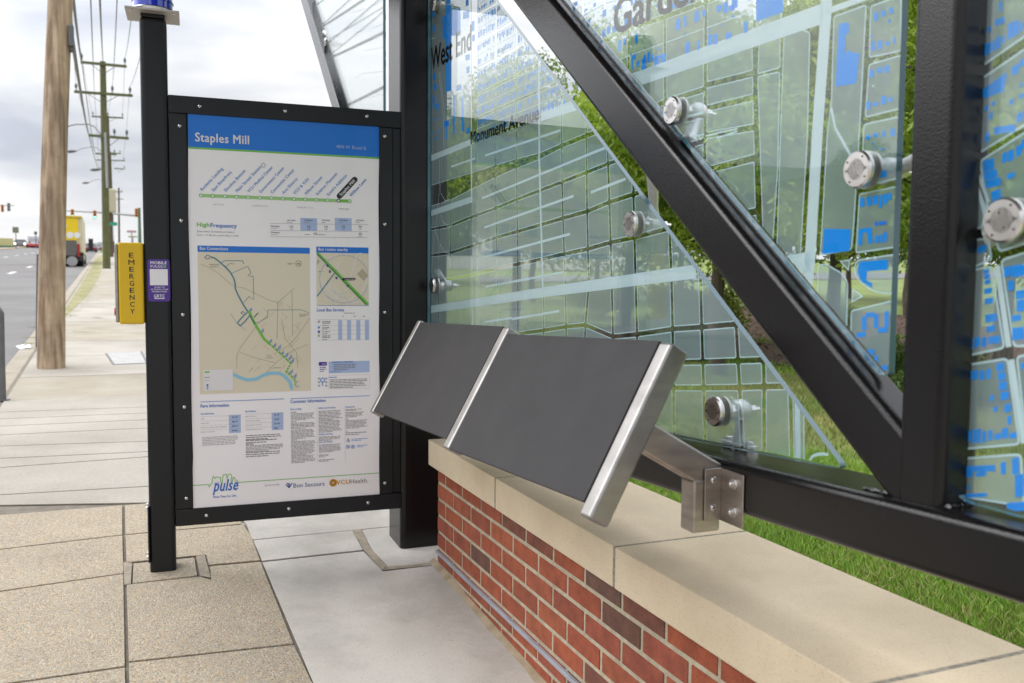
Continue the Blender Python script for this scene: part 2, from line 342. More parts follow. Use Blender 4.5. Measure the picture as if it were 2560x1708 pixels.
# lawn and earth: one sheet to the horizon, cut back from the carriageway
gr = MB(); gr.poly([sp(-60, curb_t + .3, -.012), sp(-60, 700, -.012), sp(900, 700, -.012), sp(900, curb_t + .3, -.012)]); tag(gr.build('ground', LAWN), kind='structure')
gr = MB(); gr.poly([sp(-60, -700, -.16), sp(-60, curb_t - 24, -.16), sp(900, curb_t - 24, -.16), sp(900, -700, -.16)]); tag(gr.build('far_verge', DRY), kind='structure')
gsheet('road', [[sp(-60, curb_t - 24.2, -.13), sp(-60, curb_t + .05, -.13), sp(900, curb_t + .05, -.13), sp(900, curb_t - 24.2, -.13)]], ASPH)
# lane dashes
def RD(x, y): return G(x, y, -.13)
mk = []
tl = [st(RD(28, 683))[1], st(RD(75, 667))[1]]
sd0 = st(RD(28, 683))[0]
lane_t = tl[0]
for k in range(-2, 14):
    s = sd0 - .9 + k * 9.2
    for lt in (lane_t, lane_t - 3.5): mk.append([sp(s, lt - .09, -.126), sp(s, lt + .09, -.126), sp(s + 2.6, lt + .09, -.126), sp(s + 2.6, lt - .09, -.126)])
mkm = MB()
for q in mk: mkm.poly(q)
tag(mkm.build('road_marking', PAINT), kind='structure')
# median far left, sandy
gsheet('median', [[sp(60, curb_t - 13.0, -.06), sp(60, curb_t - 11.6, -.06), sp(260, curb_t - 11.6, -.06), sp(260, curb_t - 13.0, -.06)]], mat('sandy_median', (.46, .33, .2), rough=1, noise=.1))
# kerb: a real step
kb = MB()
ks = list(np.arange(-12, 60, 3.05)) + [60, 200, 420]
for a, b in zip(ks[:-1], ks[1:]):
    kb.prism([sp(a + .01, curb_t, -.2), sp(b - .01, curb_t, -.2), sp(b - .01, curb_t + .17, -.2), sp(a + .01, curb_t + .17, -.2)], UP * .2)
tag(kb.build('kerb', CONCT, bevel=.02, seg=2), kind='structure')
# mortar bed under all paving
gsheet('paving_bed', [[sp(-12, curb_t + .15, -.006), sp(-12, 2.5, -.006), sp(5.3, 2.5, -.006), sp(60, .3, -.006), sp(60, curb_t + .15, -.006)]], MORTD)

def pxp(*pts): return [G(x, y) for x, y in pts]
def slab_mesh(name, polys, m, thick=.006, lift=-.004, gap=.006, bevel=.0015):
    mb = MB()
    for pl in polys:
        P = [G(x, y) for x, y in pl] if len(pl[0]) == 2 else pl
        q = inset([(p[0], p[1]) for p in P], gap); q = [np.array([a, b, gz(a, b) + lift]) for a, b in q]
        mb.prism(q, UP * thick)
    o = mb.build(name, m, bevel=bevel, seg=2); tag(o, kind='structure'); return o
# exposed aggregate panels (a gentle, irregular grid as laid)
agg = [
 [(-700, 1345), (-700, 1457), (310, 1338), (309, 1263)], [(-700, 1457), (-760, 1590), (313, 1434), (310, 1338)],
 [(-760, 1590), (-1000, 1860), (318, 1667), (313, 1434)], [(-1000, 1860), (-1400, 2400), (326, 2020), (318, 1667)],
 [(309, 1263), (310, 1338), (620, 1310), (588, 1278), (520, 1248)], [(310, 1338), (312.5, 1408), (490, 1391), (512, 1389), (518, 1414), (655, 1402), (620, 1310)],
 [(312.5, 1462), (317, 1657), (739, 1611), (655, 1404), (520, 1416), (525, 1448), (500, 1441)], [(317, 1657), (322, 1960), (880, 1900), (739, 1611)],
]
slab_mesh('aggregate_paving', agg, AGG, gap=.006)
near_agg = [[sp(a, t0_, 0), sp(a, t0_ + 1.25, 0), sp(a + 1.22, t0_ + 1.25, 0), sp(a + 1.22, t0_, 0)] for a in np.arange(-6.3, .6, 1.22) for t0_ in (-3.9, -2.65, -1.4)]
slab_mesh('aggregate_paving', near_agg, AGG, thick=.003, lift=-.0055, gap=.006)
near_con = [[sp(a, -.14, 0), sp(a, 1.15, 0), sp(a + 1.5, 1.15, 0), sp(a + 1.5, -.14, 0)] for a in np.arange(-6.3, .6, 1.5)]
slab_mesh('concrete_slab', near_con, CONCG, thick=.003, lift=-.0055, gap=.005)
slab_mesh('post_footing', [[(330, 1409), (490, 1393), (497, 1440), (327, 1461)]], AGG, gap=.006)
# smooth concrete slabs beside the wall
cs = [
 [(596, 1302), (630, 1351), (884, 1327), (1160, 1300), (1100, 1255), (760, 1262)],
 [(630, 1351), (653, 1404), (911, 1376), (883, 1326)],
 [(901, 1325), (926, 1374), (968, 1419), (1150, 1402), (1150, 1300)],
 [(653, 1406), (740, 1612), (920, 2050), (1800, 2050), (1405, 1712), (1100, 1412), (960, 1428), (911, 1378)],
]
slab_mesh('concrete_slab', cs, CONCG, gap=.005)
# wide rough mortar joints
gsheet('mortar_joint', [pxp((880, 1327), (902, 1325), (926, 1372), (970, 1419), (962, 1428), (952, 1425), (910, 1378)), pxp((960, 1420), (1102, 1408), (1104, 1413), (962, 1427)),
       pxp((490, 1392), (512, 1389), (527, 1447), (500, 1442)), pxp((308, 1408), (330, 1409), (327, 1462), (311, 1464))], mat('brown_grey_mortar', (.33, .28, .215), rough=1, noise=.15, nscale=30, bump=.5), lift=.0035)
# white pavement slabs running away along the street
ws = []
rows = [1264, 1238, 1170, 1147, 1116, 1088, 1066, 1048, 1031, 1003]
rowr = [1258, 1217, 1143, 1130, 1104, 1071, 1050, 1033, 1018, 988]
white, tan = [], []
XL, XR = -600, 700
def line_y(i, x): return rows[i] + (rowr[i] - rows[i]) * x / 365.
def far_y(s): return proj_y(s)
near = [G(XL, line_y(0, XL)), G(XR, line_y(0, XR))]
for i in range(len(rows) - 1):
    a = line_y(i, 0); 
    white.append([G(-300, line_y(i, -300)), G(700, line_y(i, 700)), G(700, line_y(i + 1, 700)), G(-300, line_y(i + 1, -300))])
clipS = [(sp(-8, curb_t + .18)[:2]), (sp(-8, 2.)[:2]), (sp(60, 2.)[:2]), (sp(60, curb_t + .18)[:2])]
def clipped(lst): 
    r = []
    for q in lst:
        c = clip_poly([(p[0], p[1]) for p in q], clipS)
        if len(c) >= 3: r.append([np.array([a, b, gz(a, b)]) for a, b in c])
    return r
slab_mesh('white_paving', clipped(white), CONC, gap=.007)
s_a = st(G(200, 996))[0]; s_b = st(G(200, 940))[0]; s_c = st(G(200, 853))[0]
TR = 1.3                                          # right edge of the pavement beyond the board
def band(s0, s1, t0=None, t1=None): return [sp(s0, t0 if t0 is not None else curb_t + .18), sp(s0, t1 if t1 is not None else TR), sp(s1, t1 if t1 is not None else TR), sp(s1, t0 if t0 is not None else curb_t + .18)]
slab_mesh('tan_paving', [band(s_a + .0, s_b)] + [band(s, s + 1.5) for s in np.arange(s_c, s_c + 3, 1.5)] + [band(s, s + 1.5) for s in np.arange(s_c + 9, s_c + 30, 1.5)], CONCT, gap=.012)
slab_mesh('pale_paving', [band(s_b, (s_b + s_c) / 2), band((s_b + s_c) / 2, s_c)] + [band(s, s + 1.5) for s in np.arange(s_c + 3, s_c + 8.9, 1.5)] + [band(s, s + 3) for s in np.arange(s_c + 30, s_c + 90, 3)], CONC, gap=.012)
# kerb-side grass fringe farther up the street, tufts in the joints
def tufts(name, pts, n, h, r, m, label, seed=0):
    rg = np.random.default_rng(seed); V = []; Fc = []
    for (c, rx) in pts:
        for _ in range(n):
            a = rg.uniform(0, 2 * math.pi); q = rg.uniform(0, 1) ** .6 * rx; x = c[0] + math.cos(a) * q * r[0] + 0; y = c[1] + math.sin(a) * q * r[1]
            b = np.array([x, y, gz(x, y)]); hh = h * rg.uniform(.4, 1.1); t = rg.uniform(0, 6.28); wv = np.array([math.cos(t), math.sin(t), 0]) * hh * .06; ln = np.array([rg.normal(0, .4), rg.normal(0, .4), 1]) * hh
            k = len(V); V += [b - wv, b + wv, b + ln]; Fc.append((k, k + 1, k + 2))
    mb = MB(); mb.add(V, Fc); o = mb.build(name, m); tag(o, kind='stuff', label=label, cat='grass'); return o
fr = [(sp(s, curb_t + .30 + .12 * min(1, max(0, (s - 17) / 6)) + .05 * math.sin(s)), .5) for s in np.arange(16.5, 70, .3)]
tufts('verge_grass', fr, 60, .03, (.5, .34), mat('verge_blade', (.22, .26, .05), rough=.8, col2=(.40, .38, .13), nscale=1.5), 'dry green verge grass growing along the kerb edge', 3)
vg = [G(x, y) for x, y in ((246, 638), (262, 638), (259, 665), (244, 700), (227, 728), (206, 752), (182, 776), (160, 794), (155, 783), (177, 752), (198, 720), (222, 680))]
gsheet('verge', [vg], DRY, lift=.006)
cr_pts = [(G(168, 768), .35), (G(180, 790), .3), (G(210, 831), .45), (G(235, 767), .8), (G(300, 762), .5), (G(335, 812), .4), (G(270, 693), .6), (G(230, 700), .8), (G(160, 793), .4), (G(80, 845), .4), (G(75, 860), .3), (G(88, 820), .4), (G(245, 796), .3)]
tufts('crack_grass', cr_pts, 160, .022, (.35, .08), mat('crack_blade', (.16, .22, .04), rough=.8, col2=(.28, .32, .08), nscale=3), 'small tufts of grass growing in the pavement joints', 5)
# steel utility cover
t = thing('utility_cover', G(315, 897), 'pale rectangular utility cover set in the pavement behind the emergency post', 'utility cover')
mb = MB(); q = [G(x, y) for x, y in ((268, 885), (350, 880), (364, 909), (287, 912))]; mb.prism([p + UP * .003 for p in q], UP * .004); mb.build('lid', mat('pale_cover', (.47, .455, .44), rough=.8, noise=.1, nscale=8, speck=(50, .2)), t)
mb = MB(); q2 = inset([(p[0], p[1]) for p in q], -.022)
for i in range(4):
    a, b, c, d = q2[i], q2[(i + 1) % 4], (q[(i + 1) % 4][0], q[(i + 1) % 4][1]), (q[i][0], q[i][1]); mb.prism([np.array([p[0], p[1], gz(*p[:2]) + .002]) for p in (a, b, c, d)], UP * .003)
mb.build('rim', GREYM, t)

# ------------------------------------------------------------------ brick seat wall with cast stone coping
WZ = .620; WT = .100
WD = yawv(-22.3); WN = yawv(67.7)                  # along (away), across (towards the lawn)
W0 = isect(1070, 1098, [0, 0, WZ], UP)             # outer top corner of the coping, far end
CW = .375
wall = thing('brick_seat_wall', [W0[0], W0[1], gz(W0[0], W0[1])], 'low red brick seat wall with pale stone coping beside the steel frame', 'wall')
LEN = 4.4
def WP(a, b, z): p = W0 - WD * a + WN * b; return np.array([p[0], p[1], z])      # a: metres towards the camera
FB = .032                                          # brick face set back from the coping edge
# coping slabs
j1 = (W0 - isect(1242, 1194, [0, 0, WZ], UP)) @ WD; j2 = (W0 - isect(1553, 1364, [0, 0, WZ], UP)) @ WD; j3 = (W0 - isect(2192, 1707, [0, 0, WZ], UP)) @ WD
js = [0, j1, j2, j3, j3 + .78, j3 + 1.56, LEN]
for a, b in zip(js[:-1], js[1:]):
    mb = MB(); g_ = .0045; mb.box(WP(a + g_, 0, WZ - WT), -WD * (b - a - 2 * g_), WN * CW, UP * WT); mb.build('coping_stone', LIME, wall, bevel=.0035, seg=2)
mb = MB()
for a in js[1:-1]: mb.box(WP(a - .006, .0016, WZ - WT + .002), -WD * .012, WN * (CW - .0035), UP * (WT - .0036))
mb.build('coping_joint', mat('joint_sealant', (.25, .225, .18), rough=.95, noise=.35, nscale=90, bump=.6, bscale=200), wall)
# bricks
zc = isect(1101, 1210, WP(.03, FB, 0), WN)[2]; CH_ = .0646; BL = .194
core = MB(); core.box(WP(.033, FB + .0013, -.25), -WD * (LEN - .04), WN * (CW - 2 * FB - .006), UP * (WZ - WT + .25)); core.build('mortar', MORT, wall)
bk = MB(); reds = [(.35, .084, .036), (.36, .090, .040), (.33, .078, .035), (.37, .098, .044), (.33, .084, .042), (.31, .078, .042)]; darks = [(.15, .066, .044), (.20, .070, .044), (.15, .076, .055), (.24, .076, .046)]
jt = .0115
for r_ in range(-1, 10):
    zt = zc + CH_ - r_ * CH_ if r_ >= 0 else None
    ztop = min(zc - (r_ - 0) * CH_ + CH_ - jt / 2, WZ - WT - .002) if r_ >= 0 else None
    if ztop is None: continue
    zb = zc - r_ * CH_ + jt / 2
    if ztop - zb < .01: continue
    a = .03; first = .09 if r_ % 2 == 0 else BL - jt
    while a < LEN - .03:
        l = first if a == .03 else BL - jt
        l = min(l, LEN - .03 - a); c = random.choice(reds) if random.random() > (.13 if .4 < a < 1.5 else .04) else random.choice(darks)
        k = random.uniform(.88, 1.1); c = tuple(q * k for q in c); pr = random.uniform(0, .0016)
        bk.box(WP(a, FB - .0005 - pr, zb), -WD * l, WN * .03, UP * (ztop - zb), 0, c)
        a += l + jt
    # far end and lawn side
    b = FB + .036
    while b < CW - FB: 
        l = min(.085, CW - FB - b); bk.box(WP(.028, b, zb), -WD * .03, WN * l, UP * (ztop - zb), 0, random.choice(reds)); b += l + jt
bk.build('brickwork', BRICK, wall, bevel=.0022, seg=1)
zs = isect(1098, 1381, WP(.03, FB, 0), WN)[2]
mb = MB(); mb.box(WP(.03, FB - .011, zs - .006), -WD * (LEN - .05), WN * .014, UP * .013); mb.build('flashing_strip', GALV, wall, bevel=.002)
# rough mortar fillet where pavement meets wall
mb = MB(); n_ = 60
for i in range(n_):
    a0, a1 = -.02 + i * LEN / n_, -.02 + (i + 1) * LEN / n_
    w0 = .020 + .003 * math.sin(i * .9) + .002 * math.sin(i * 2.3); w1 = .020 + .003 * math.sin((i + 1) * .9) + .002 * math.sin((i + 1) * 2.3)
    P = [WP(a0, FB - w0, 0), WP(a1, FB - w1, 0), WP(a1, FB, 0), WP(a0, FB, 0)]
    P = [np.array([p[0], p[1], gz(p[0], p[1]) + h]) for p, h in zip(P, (.002, .002, .014, .014))]
    mb.poly([P[3], P[2], P[1], P[0]])
o = mb.build('mortar_fillet', mat('sandy_fillet', (.27, .20, .125), rough=1, col2=(.40, .32, .22), nscale=14, bump=.6, bscale=90), None); tag(o, kind='structure')
# ------------------------------------------------------------------ steel truss frame
TD = yawv(-22.3); TN = yawv(67.7)                  # along (away) and across (towards the lawn)
T0 = np.array([-.325, 3.56, 0.]) - TN * .04
def T(x, y, o=0.): return isect(x, y, T0 + TN * o, TN)
def tsz(p): return (p - T0) @ TD, p[2]
def TP(s, z, o=0.): q = T0 + TD * s + TN * o; return np.array([q[0], q[1], z])
TH = .074                                          # section of the diagonals and posts
TSL = -.0458                                       # the chord falls gently away from the camera
TDP = np.array([TD[0], TD[1], TSL])
OC, CWD = -.018, .145                             # the chord is wider than the posts it carries
def ZB(s): return .791 + TSL * (s + 1.65)         # underside of the bottom chord
CHH = .095
def ZT(s): return ZB(s) + CHH
TOPZ = 2.90
colc = G(1008, 1382) + TD * .035
S_COL = (colc - T0) @ TD
frame = thing('steel_truss_frame', [colc[0], colc[1], gz(colc[0], colc[1])], 'black painted steel truss frame of chord, posts and diagonals carrying the map glass', 'steel frame')
CD, CN = TD, TN
mb = MB(); mb.box([colc[0], colc[1], gz(*colc[:2]) - .06], CD * .21, CN * .2, UP * (3.2)); mb.build('column', BLACK, frame, bevel=.022, seg=5)
S_END = -4.6
# chords
mb = MB(); mb.box(TP(S_END, ZB(S_END), OC), TDP * (S_COL - S_END + .02), TN * CWD, UP * CHH); mb.build('bottom_chord', BLACK, frame, bevel=.016, seg=6)
mb = MB(); mb.box(TP(S_END, TOPZ), TD * (S_COL - S_END + .02), TN * TH, UP * .095); mb.build('top_chord', BLACK, frame, bevel=.016, seg=6)
mb = MB(); mb.box(TP(S_COL + .19, ZB(S_COL + .19), OC), TDP * 2.6, TN * CWD, UP * CHH); mb.build('bottom_chord', BLACK, frame, bevel=.016, seg=6)
# post on the right
sL = (T(2272, 640) - T0) @ TD; sR_ = (T(2376, 640) - T0) @ TD; sL = sL + .010; PW = sL - sR_
mb = MB(); mb.box(TP(sL - PW, ZT(sL) - .035), TD * PW, TN * TH, UP * (TOPZ - ZT(sL) + .03)); mb.build('post', BLACK, frame, bevel=.0155, seg=6)
# diagonal: left edge and right edge of the front face, measured
e1 = [tsz(T(*p)) for p in ((1389, 153), (1633, 475), (1800, 695), (1961, 914), (2137, 1150))]
A = np.polyfit([e[0] for e in e1], [e[1] for e in e1], 1)
e2 = [tsz(T(*p)) for p in ((1376, 0), (1724, 409), (1830, 545), (2264, 1103))]
B = np.polyfit([e[0] for e in e2], [e[1] for e in e2], 1)
def diag(z_lo_line, z_hi_line, name='diagonal'):
    (m1, c1), (m2, c2) = z_lo_line, z_hi_line
    zb = ZT(sL) - .03; zt = TOPZ + .01
    sc_ = sL - PW + .02; pts = [((zb - c1) / m1, zb), (sc_, zb), (sc_, m2 * sc_ + c2), ((zt - c2) / m2, zt), ((zt - c1) / m1, zt)]
    mb = MB(); mb.prism([TP(s, z, .002) for s, z in pts], TN * (TH - .006)); return mb.build(name, BLACK, frame, bevel=.0155, seg=6)
diag(tuple(A), tuple(B))
# weld runs at the feet of post and diagonal
mb = MB()
def weld(p, q, r=.0042, n=26):
    pts = [p + (q - p) * i / n + np.array([0, 0, .0012 * math.sin(i * 2.1)]) for i in range(n + 1)]; mb.tube(pts, [r * (1 + .25 * math.sin(i * 1.7)) for i in range(n + 1)], 6)
def TQ(s, o, dz=.001): return TP(s, ZT(s) + dz, o)
weld(TQ(sL - PW - .01, .012), TQ(sL + .07, .012)); weld(TQ(sL - PW - .002, .012), TQ(sL - PW - .002, TH - .01)); weld(TQ(sL - PW, TH - .006), TQ(sL + .07, TH - .006))
mb.build('weld', BLACK, frame, smooth=True)
# far bay diagonal beyond the column
f1 = [tsz(T(*p)) for p in ((766, 0), (845, 262))]; mf = (f1[1][1] - f1[0][1]) / (f1[1][0] - f1[0][0]); c1 = f1[0][1] - mf * f1[0][0]
f0 = [tsz(T(*p)) for p in ((750, 0), (826, 262))]; c0 = f0[0][1] - mf * f0[0][0]; dws = (c1 - c0) / mf
fd = [((.8 - c1) / mf, .8), ((.8 - c0) / mf, .8), ((4.4 - c0) / mf, 4.4), ((4.4 - c1) / mf, 4.4)]
mb = MB(); mb.prism([TP(s, z, .002) for s, z in fd], TN * TH); mb.build('diagonal', BLACK, frame, bevel=.011, seg=4)

# ------------------------------------------------------------------ shelter canopy over the frame (seen only in reflections)
can = thing('shelter_canopy', TP(-1.2, 3.0, -1.0), 'dark shelter canopy roof carried above the steel frame, out of the picture overhead', 'canopy')
mb = MB(); mb.box(TP(S_END, 3.02, -1.35), TD * (2.1 - S_END), TN * 1.55, UP * .05); mb.build('soffit', mat('dark_brown_soffit', (.075, .05, .04), rough=.5, noise=.2, nscale=2, stretch=(1, 12, 1)), can)
mb = MB()
mb.box(TP(S_END, 3.0, -1.4), TD * (2.15 - S_END), TN * .05, UP * .16); mb.box(TP(2.1, 3.0, -1.35), TD * .05, TN * 1.55, UP * .16); mb.box(TP(S_END, 3.0, .2), TD * (2.15 - S_END), TN * .05, UP * .16)
mb.build('fascia', BLACK, can)
mb = MB(); mb.box(TP(S_END, 3.071, -1.35), TD * (2.1 - S_END), TN * 1.55, UP * .02); mb.build('roof_sheet', PALEM, can)

# ------------------------------------------------------------------ map glass panes
GLASS = glassmat('clear_pane_glass', (.965, .985, .985))
GEDGE = mat('glass_edge', (.05, .165, .215), rough=.15, spec=.6, coat=.4)
F_BLOCK = film('frosted_block_film', (.49, .61, .65), .40, (.96, .98, .99))
F_LINE = film('frosted_outline', (.66, .84, .90), .86)
F_ROAD = film('frosted_avenue', (.66, .79, .85), .92)
F_BLUE = film('blue_building_print', (.014, .33, .98), .95)
F_TEXT = film('dark_map_lettering', (.012, .014, .02), .985)
GO = .034                                     # pane behind the front of the truss
GT = .012
PRM = [F_BLOCK, F_LINE, F_ROAD, F_BLUE, F_TEXT]
def gpx(p, o=GO): q = T(p[0], p[1], o); return ((q - T0) @ TD, q[2])
def pane(name, px, label, r=.02, raw=None, o=GO):
    P2 = raw if raw else [gpx(p, o) for p in px]; P2r = round_poly(P2, r, 5)
    c = TP(P2r[0][0], P2r[0][1], o); t = thing(name, c, label, 'glass pane', 'printed map glass panes'); 
    mb = MB(); pts = [TP(s, z, o) for s, z in P2r]; n = len(pts)
    nn = sum((np.cross(pts[i], pts[(i + 1) % n]) for i in range(n)), np.zeros(3))
    if nn @ TN > 0: pts = pts[::-1]
    back = [p + TN * GT for p in pts]
    mb.add(pts + back, [tuple(range(n)), tuple(range(2 * n - 1, n - 1, -1))], 0)
    mb.add(pts + back, [(i, i + n, (i + 1) % n + n, (i + 1) % n) for i in range(n)], 1)
    mb.build('glass', [GLASS, GEDGE], t)
    return t, P2, inset(P2, .003)
class Print:
    def __init__(s, clip, o=GO): s.mb = MB(); s.clip = clip; s.o = o
    def fill(s, pts, mi, lay):
        c = clip_poly(pts, s.clip)
        if len(c) >= 3: s.mb.poly([TP(a, b, s.o + GT + .0035 - .0005 * lay) for a, b in c], mi)
    def nfill(s, pts, mi, lay):                     # concave: fan by triangulated ears via blender ngon (only if wholly inside)
        s.mb.poly([TP(a, b, s.o + GT + .0035 - .0005 * lay) for a, b in pts], mi)
    def strip(s, a, b, w, mi, lay):
        w = w * .86
        a, b = np.array(a), np.array(b); d = b - a; l = np.linalg.norm(d)
        if l < 1e-6: return
        n = np.array([-d[1], d[0]]) / l * w / 2; s.fill([tuple(a + n), tuple(b + n), tuple(b - n), tuple(a - n)], mi, lay)
    def block(s, pts, gap, lw=.0035, r=.012, film_=True):
        gap, lw, r = gap * .86, lw * .5, r * .4
        q = inset(pts, gap)
        P = [np.array(p) for p in q]; ar = abs(sum(P[i][0] * P[(i + 1) % len(P)][1] - P[(i + 1) % len(P)][0] * P[i][1] for i in range(len(P)))) / 2
        if ar < 2e-4: return
        a_ = round_poly(q, r); b_ = round_poly(inset(q, lw), max(r - lw, .003))
        if film_: s.fill(a_, 0, 0)
        n = len(a_)
        if len(b_) == n:
            for i in range(n): s.fill([a_[i], a_[(i + 1) % n], b_[(i + 1) % n], b_[i]], 1, 1)
    def build(s, parent): return s.mb.build('map_print', PRM, parent)
def xline(L1, L2):
    """intersection of a polyline family member (list of px points) L1 (horizontal) with L2 (vertical)"""
    for i in range(len(L1) - 1):
        for j in range(len(L2) - 1):
            p, q = np.array(L1[i], float), np.array(L1[i + 1], float); a, b = np.array(L2[j], float), np.array(L2[j + 1], float)
            M = np.array([q - p, -(b - a)]).T
            if abs(np.linalg.det(M)) < 1e-9: continue
            t, u = np.linalg.solve(M, a - p)
            lo = -50 if i == 0 else -1e-6; hi = 50 if i == len(L1) - 2 else 1 + 1e-6; lo2 = -50 if j == 0 else -1e-6; hi2 = 50 if j == len(L2) - 2 else 1 + 1e-6
            if lo <= t <= hi and lo2 <= u <= hi2: return tuple(p + (q - p) * t)
    return None
def bl(q, u, v):                                   # bilinear point in a quad (tl, tr, br, bl)
    q = [np.array(p) for p in q]; return tuple((q[0] * (1 - u) + q[1] * u) * (1 - v) + (q[3] * (1 - u) + q[2] * u) * v)
def houses(pr, q, rows=2, n=8, rnd=random, small=False):
    """little building footprints lining both sides of a block"""
    for side in range(rows):
        v0 = .14 if side == 0 else .86; u = .06 + rnd.random() * .05
        while u < .93:
            w_ = rnd.uniform(.35, .75) / n; 
            if rnd.random() > .14:
                d = rnd.uniform(.14, .27) * (.8 if small else 1); va, vb = (v0, v0 + d) if side == 0 else (v0 - d, v0)
                j = rnd.uniform(-.02, .02)
                pts = [bl(q, u, va + j), bl(q, u + w_, va + j), bl(q, u + w_, vb + j), bl(q, u, vb + j)]
                if rnd.random() > .5:
                    e = rnd.uniform(.3, .7); pts = [bl(q, u, va + j), bl(q, u + w_, va + j), bl(q, u + w_, (va + vb) / 2 + j), bl(q, u + w_ * e, (va + vb) / 2 + j), bl(q, u + w_ * e, vb + j), bl(q, u, vb + j)]
                    c = np.mean([np.array(p) for p in pts], axis=0)
                    if pr.inside(c): pr.nfill(pts, 3, 3)
                else: pr.fill(pts, 3, 3)
            if rnd.random() > .72: 
                vv = .5 + rnd.uniform(-.1, .1); pr.fill([bl(q, u, vv), bl(q, u + w_ * .4, vv), bl(q, u + w_ * .4, vv + .05), bl(q, u, vv + .05)], 3, 3)
            u += w_ + rnd.uniform(.15, .55) / n
def _inside(s, c, m=.02):
    C = inset(s.clip, m); n = len(C); ar = sum(C[i][0] * C[(i + 1) % n][1] - C[(i + 1) % n][0] * C[i][1] for i in range(n)); sg = 1 if ar > 0 else -1
    for i in range(n):
        a, b = np.array(C[i]), np.array(C[(i + 1) % n]); d = b - a
        if sg * (d[0] * (c[1] - a[1]) - d[1] * (c[0] - a[0])) < 0: return False
    return True
Print.inside = _inside

# --- pane A (West End): triangle left of the near diagonal
hyp = [gpx(p) for p in ((1240, 0), (1355, 163), (1610, 500), (1800, 757), (2060, 1104))]
HA = np.polyfit([h[0] for h in hyp], [h[1] for h in hyp], 1)
ztopA = 2.50
zb_pts = [gpx(p) for p in ((1687, 1094), (1900, 1134), (2050, 1164))]; ZBF = np.polyfit([q[0] for q in zb_pts], [q[1] for q in zb_pts], 1)
s_c = (ZBF[1] - HA[1]) / (HA[0] - ZBF[0])
s_left = gpx((1069, 500))[0]; ztop = 2.86
rawA = [(s_left, ztopA), ((ztopA - HA[1]) / HA[0], ztopA), (s_c, ZBF[0] * s_c + ZBF[1]), (s_left, ZBF[0] * s_left + ZBF[1])]
tA, PA, clipA = pane('map_glass_pane', None, 'triangular map glass pane printed West End and Monument Avenue behind the lean rail', .022, rawA)
pr = Print(clipA); g = lambda p: gpx(p, GO + GT)
V = [[(1066, 0), (1068, 800)], [(1099, 150), (1099, 490), (1092, 900)], [(1124, 100), (1125, 380), (1123, 900)], [(1176, 0), (1176, 320), (1177, 505), (1178, 900)], [(1190, 0), (1190, 430), (1192, 900)],
     [(1238, 0), (1237, 500), (1243, 760), (1244, 900)], [(1289, 0), (1288, 420), (1292, 590), (1293, 1100)], [(1346, 100), (1346, 400), (1356, 723), (1357, 850), (1359, 1100)], [(1401, 250), (1403, 500), (1412, 740), (1415, 1100)],
     [(1463, 350), (1466, 600), (1471, 700), (1459, 830), (1459, 1100)], [(1517, 400), (1524, 600), (1530, 850), (1535, 1150)], [(1580, 450), (1584, 620), (1590, 850), (1596, 1150)], [(1672, 600), (1676, 700), (1679, 850), (1683, 1150)], [(1748, 700), (1752, 850), (1757, 1000), (1762, 1180)],
     [(1838, 830), (1844, 940), (1849, 1010), (1856, 1200)], [(1905, 900), (1908, 1000), (1907, 1200)], [(1972, 960), (1978, 1200)], [(2012, 1010), (2014, 1250)]]
H = [[(1066, 404), (1172, 358), (1350, 290), (1432, 262), (1500, 238)],
     [(1066, 470), (1124, 452), (1190, 432), (1236, 417), (1288, 402), (1350, 386), (1401, 363), (1463, 338), (1560, 300)],
     [(1066, 515), (1130, 495), (1176, 470), (1236, 440), (1288, 417), (1350, 393), (1401, 366), (1463, 341), (1560, 303)],
     [(1066, 575), (1124, 564), (1165, 547), (1240, 519), (1290, 498), (1350, 475), (1404, 454), (1463, 431), (1520, 408), (1620, 372)],
     [(1066, 640), (1122, 633), (1165, 620), (1241, 593), (1292, 579), (1350, 562), (1407, 545), (1468, 528), (1524, 504), (1600, 480), (1700, 445)],
     [(1066, 706), (1121, 698), (1167, 690), (1241, 671), (1350, 649), (1408, 635), (1471, 622), (1525, 606), (1582, 594), (1656, 574), (1800, 540)],
     [(1066, 773), (1356, 730), (1530, 706), (1735, 679), (1900, 655)],
     [(1240, 842), (1357, 826), (1413, 817), (1459, 812), (1530, 842), (1589, 836), (1678, 823), (1752, 818), (1900, 805)],
     [(1240, 905), (1357, 905), (1459, 907), (1530, 905), (1589, 903), (1676, 907), (1760, 905), (1850, 902), (1950, 898)],
     [(1240, 975), (1530, 971), (1690, 970), (1759, 970), (1850, 969), (1908, 967), (2000, 965)],
     [(1240, 1210), (1640, 1218), (1908, 1265), (2100, 1310)]]
for i in range(len(H) - 1):
    for j in range(len(V) - 1):
        if i in (1,) : continue
        if j == 3 and i not in (5,): pass
        cs_ = [xline(H[i], V[j]), xline(H[i], V[j + 1]), xline(H[i + 1], V[j + 1]), xline(H[i + 1], V[j])]
        if any(c is None for c in cs_): continue
        if i >= 6 and j < 3 and i > 6: continue
        q = [g(c) for c in cs_]; pr.block(q, .0062 if i >= 3 else .005, .0042, .012)
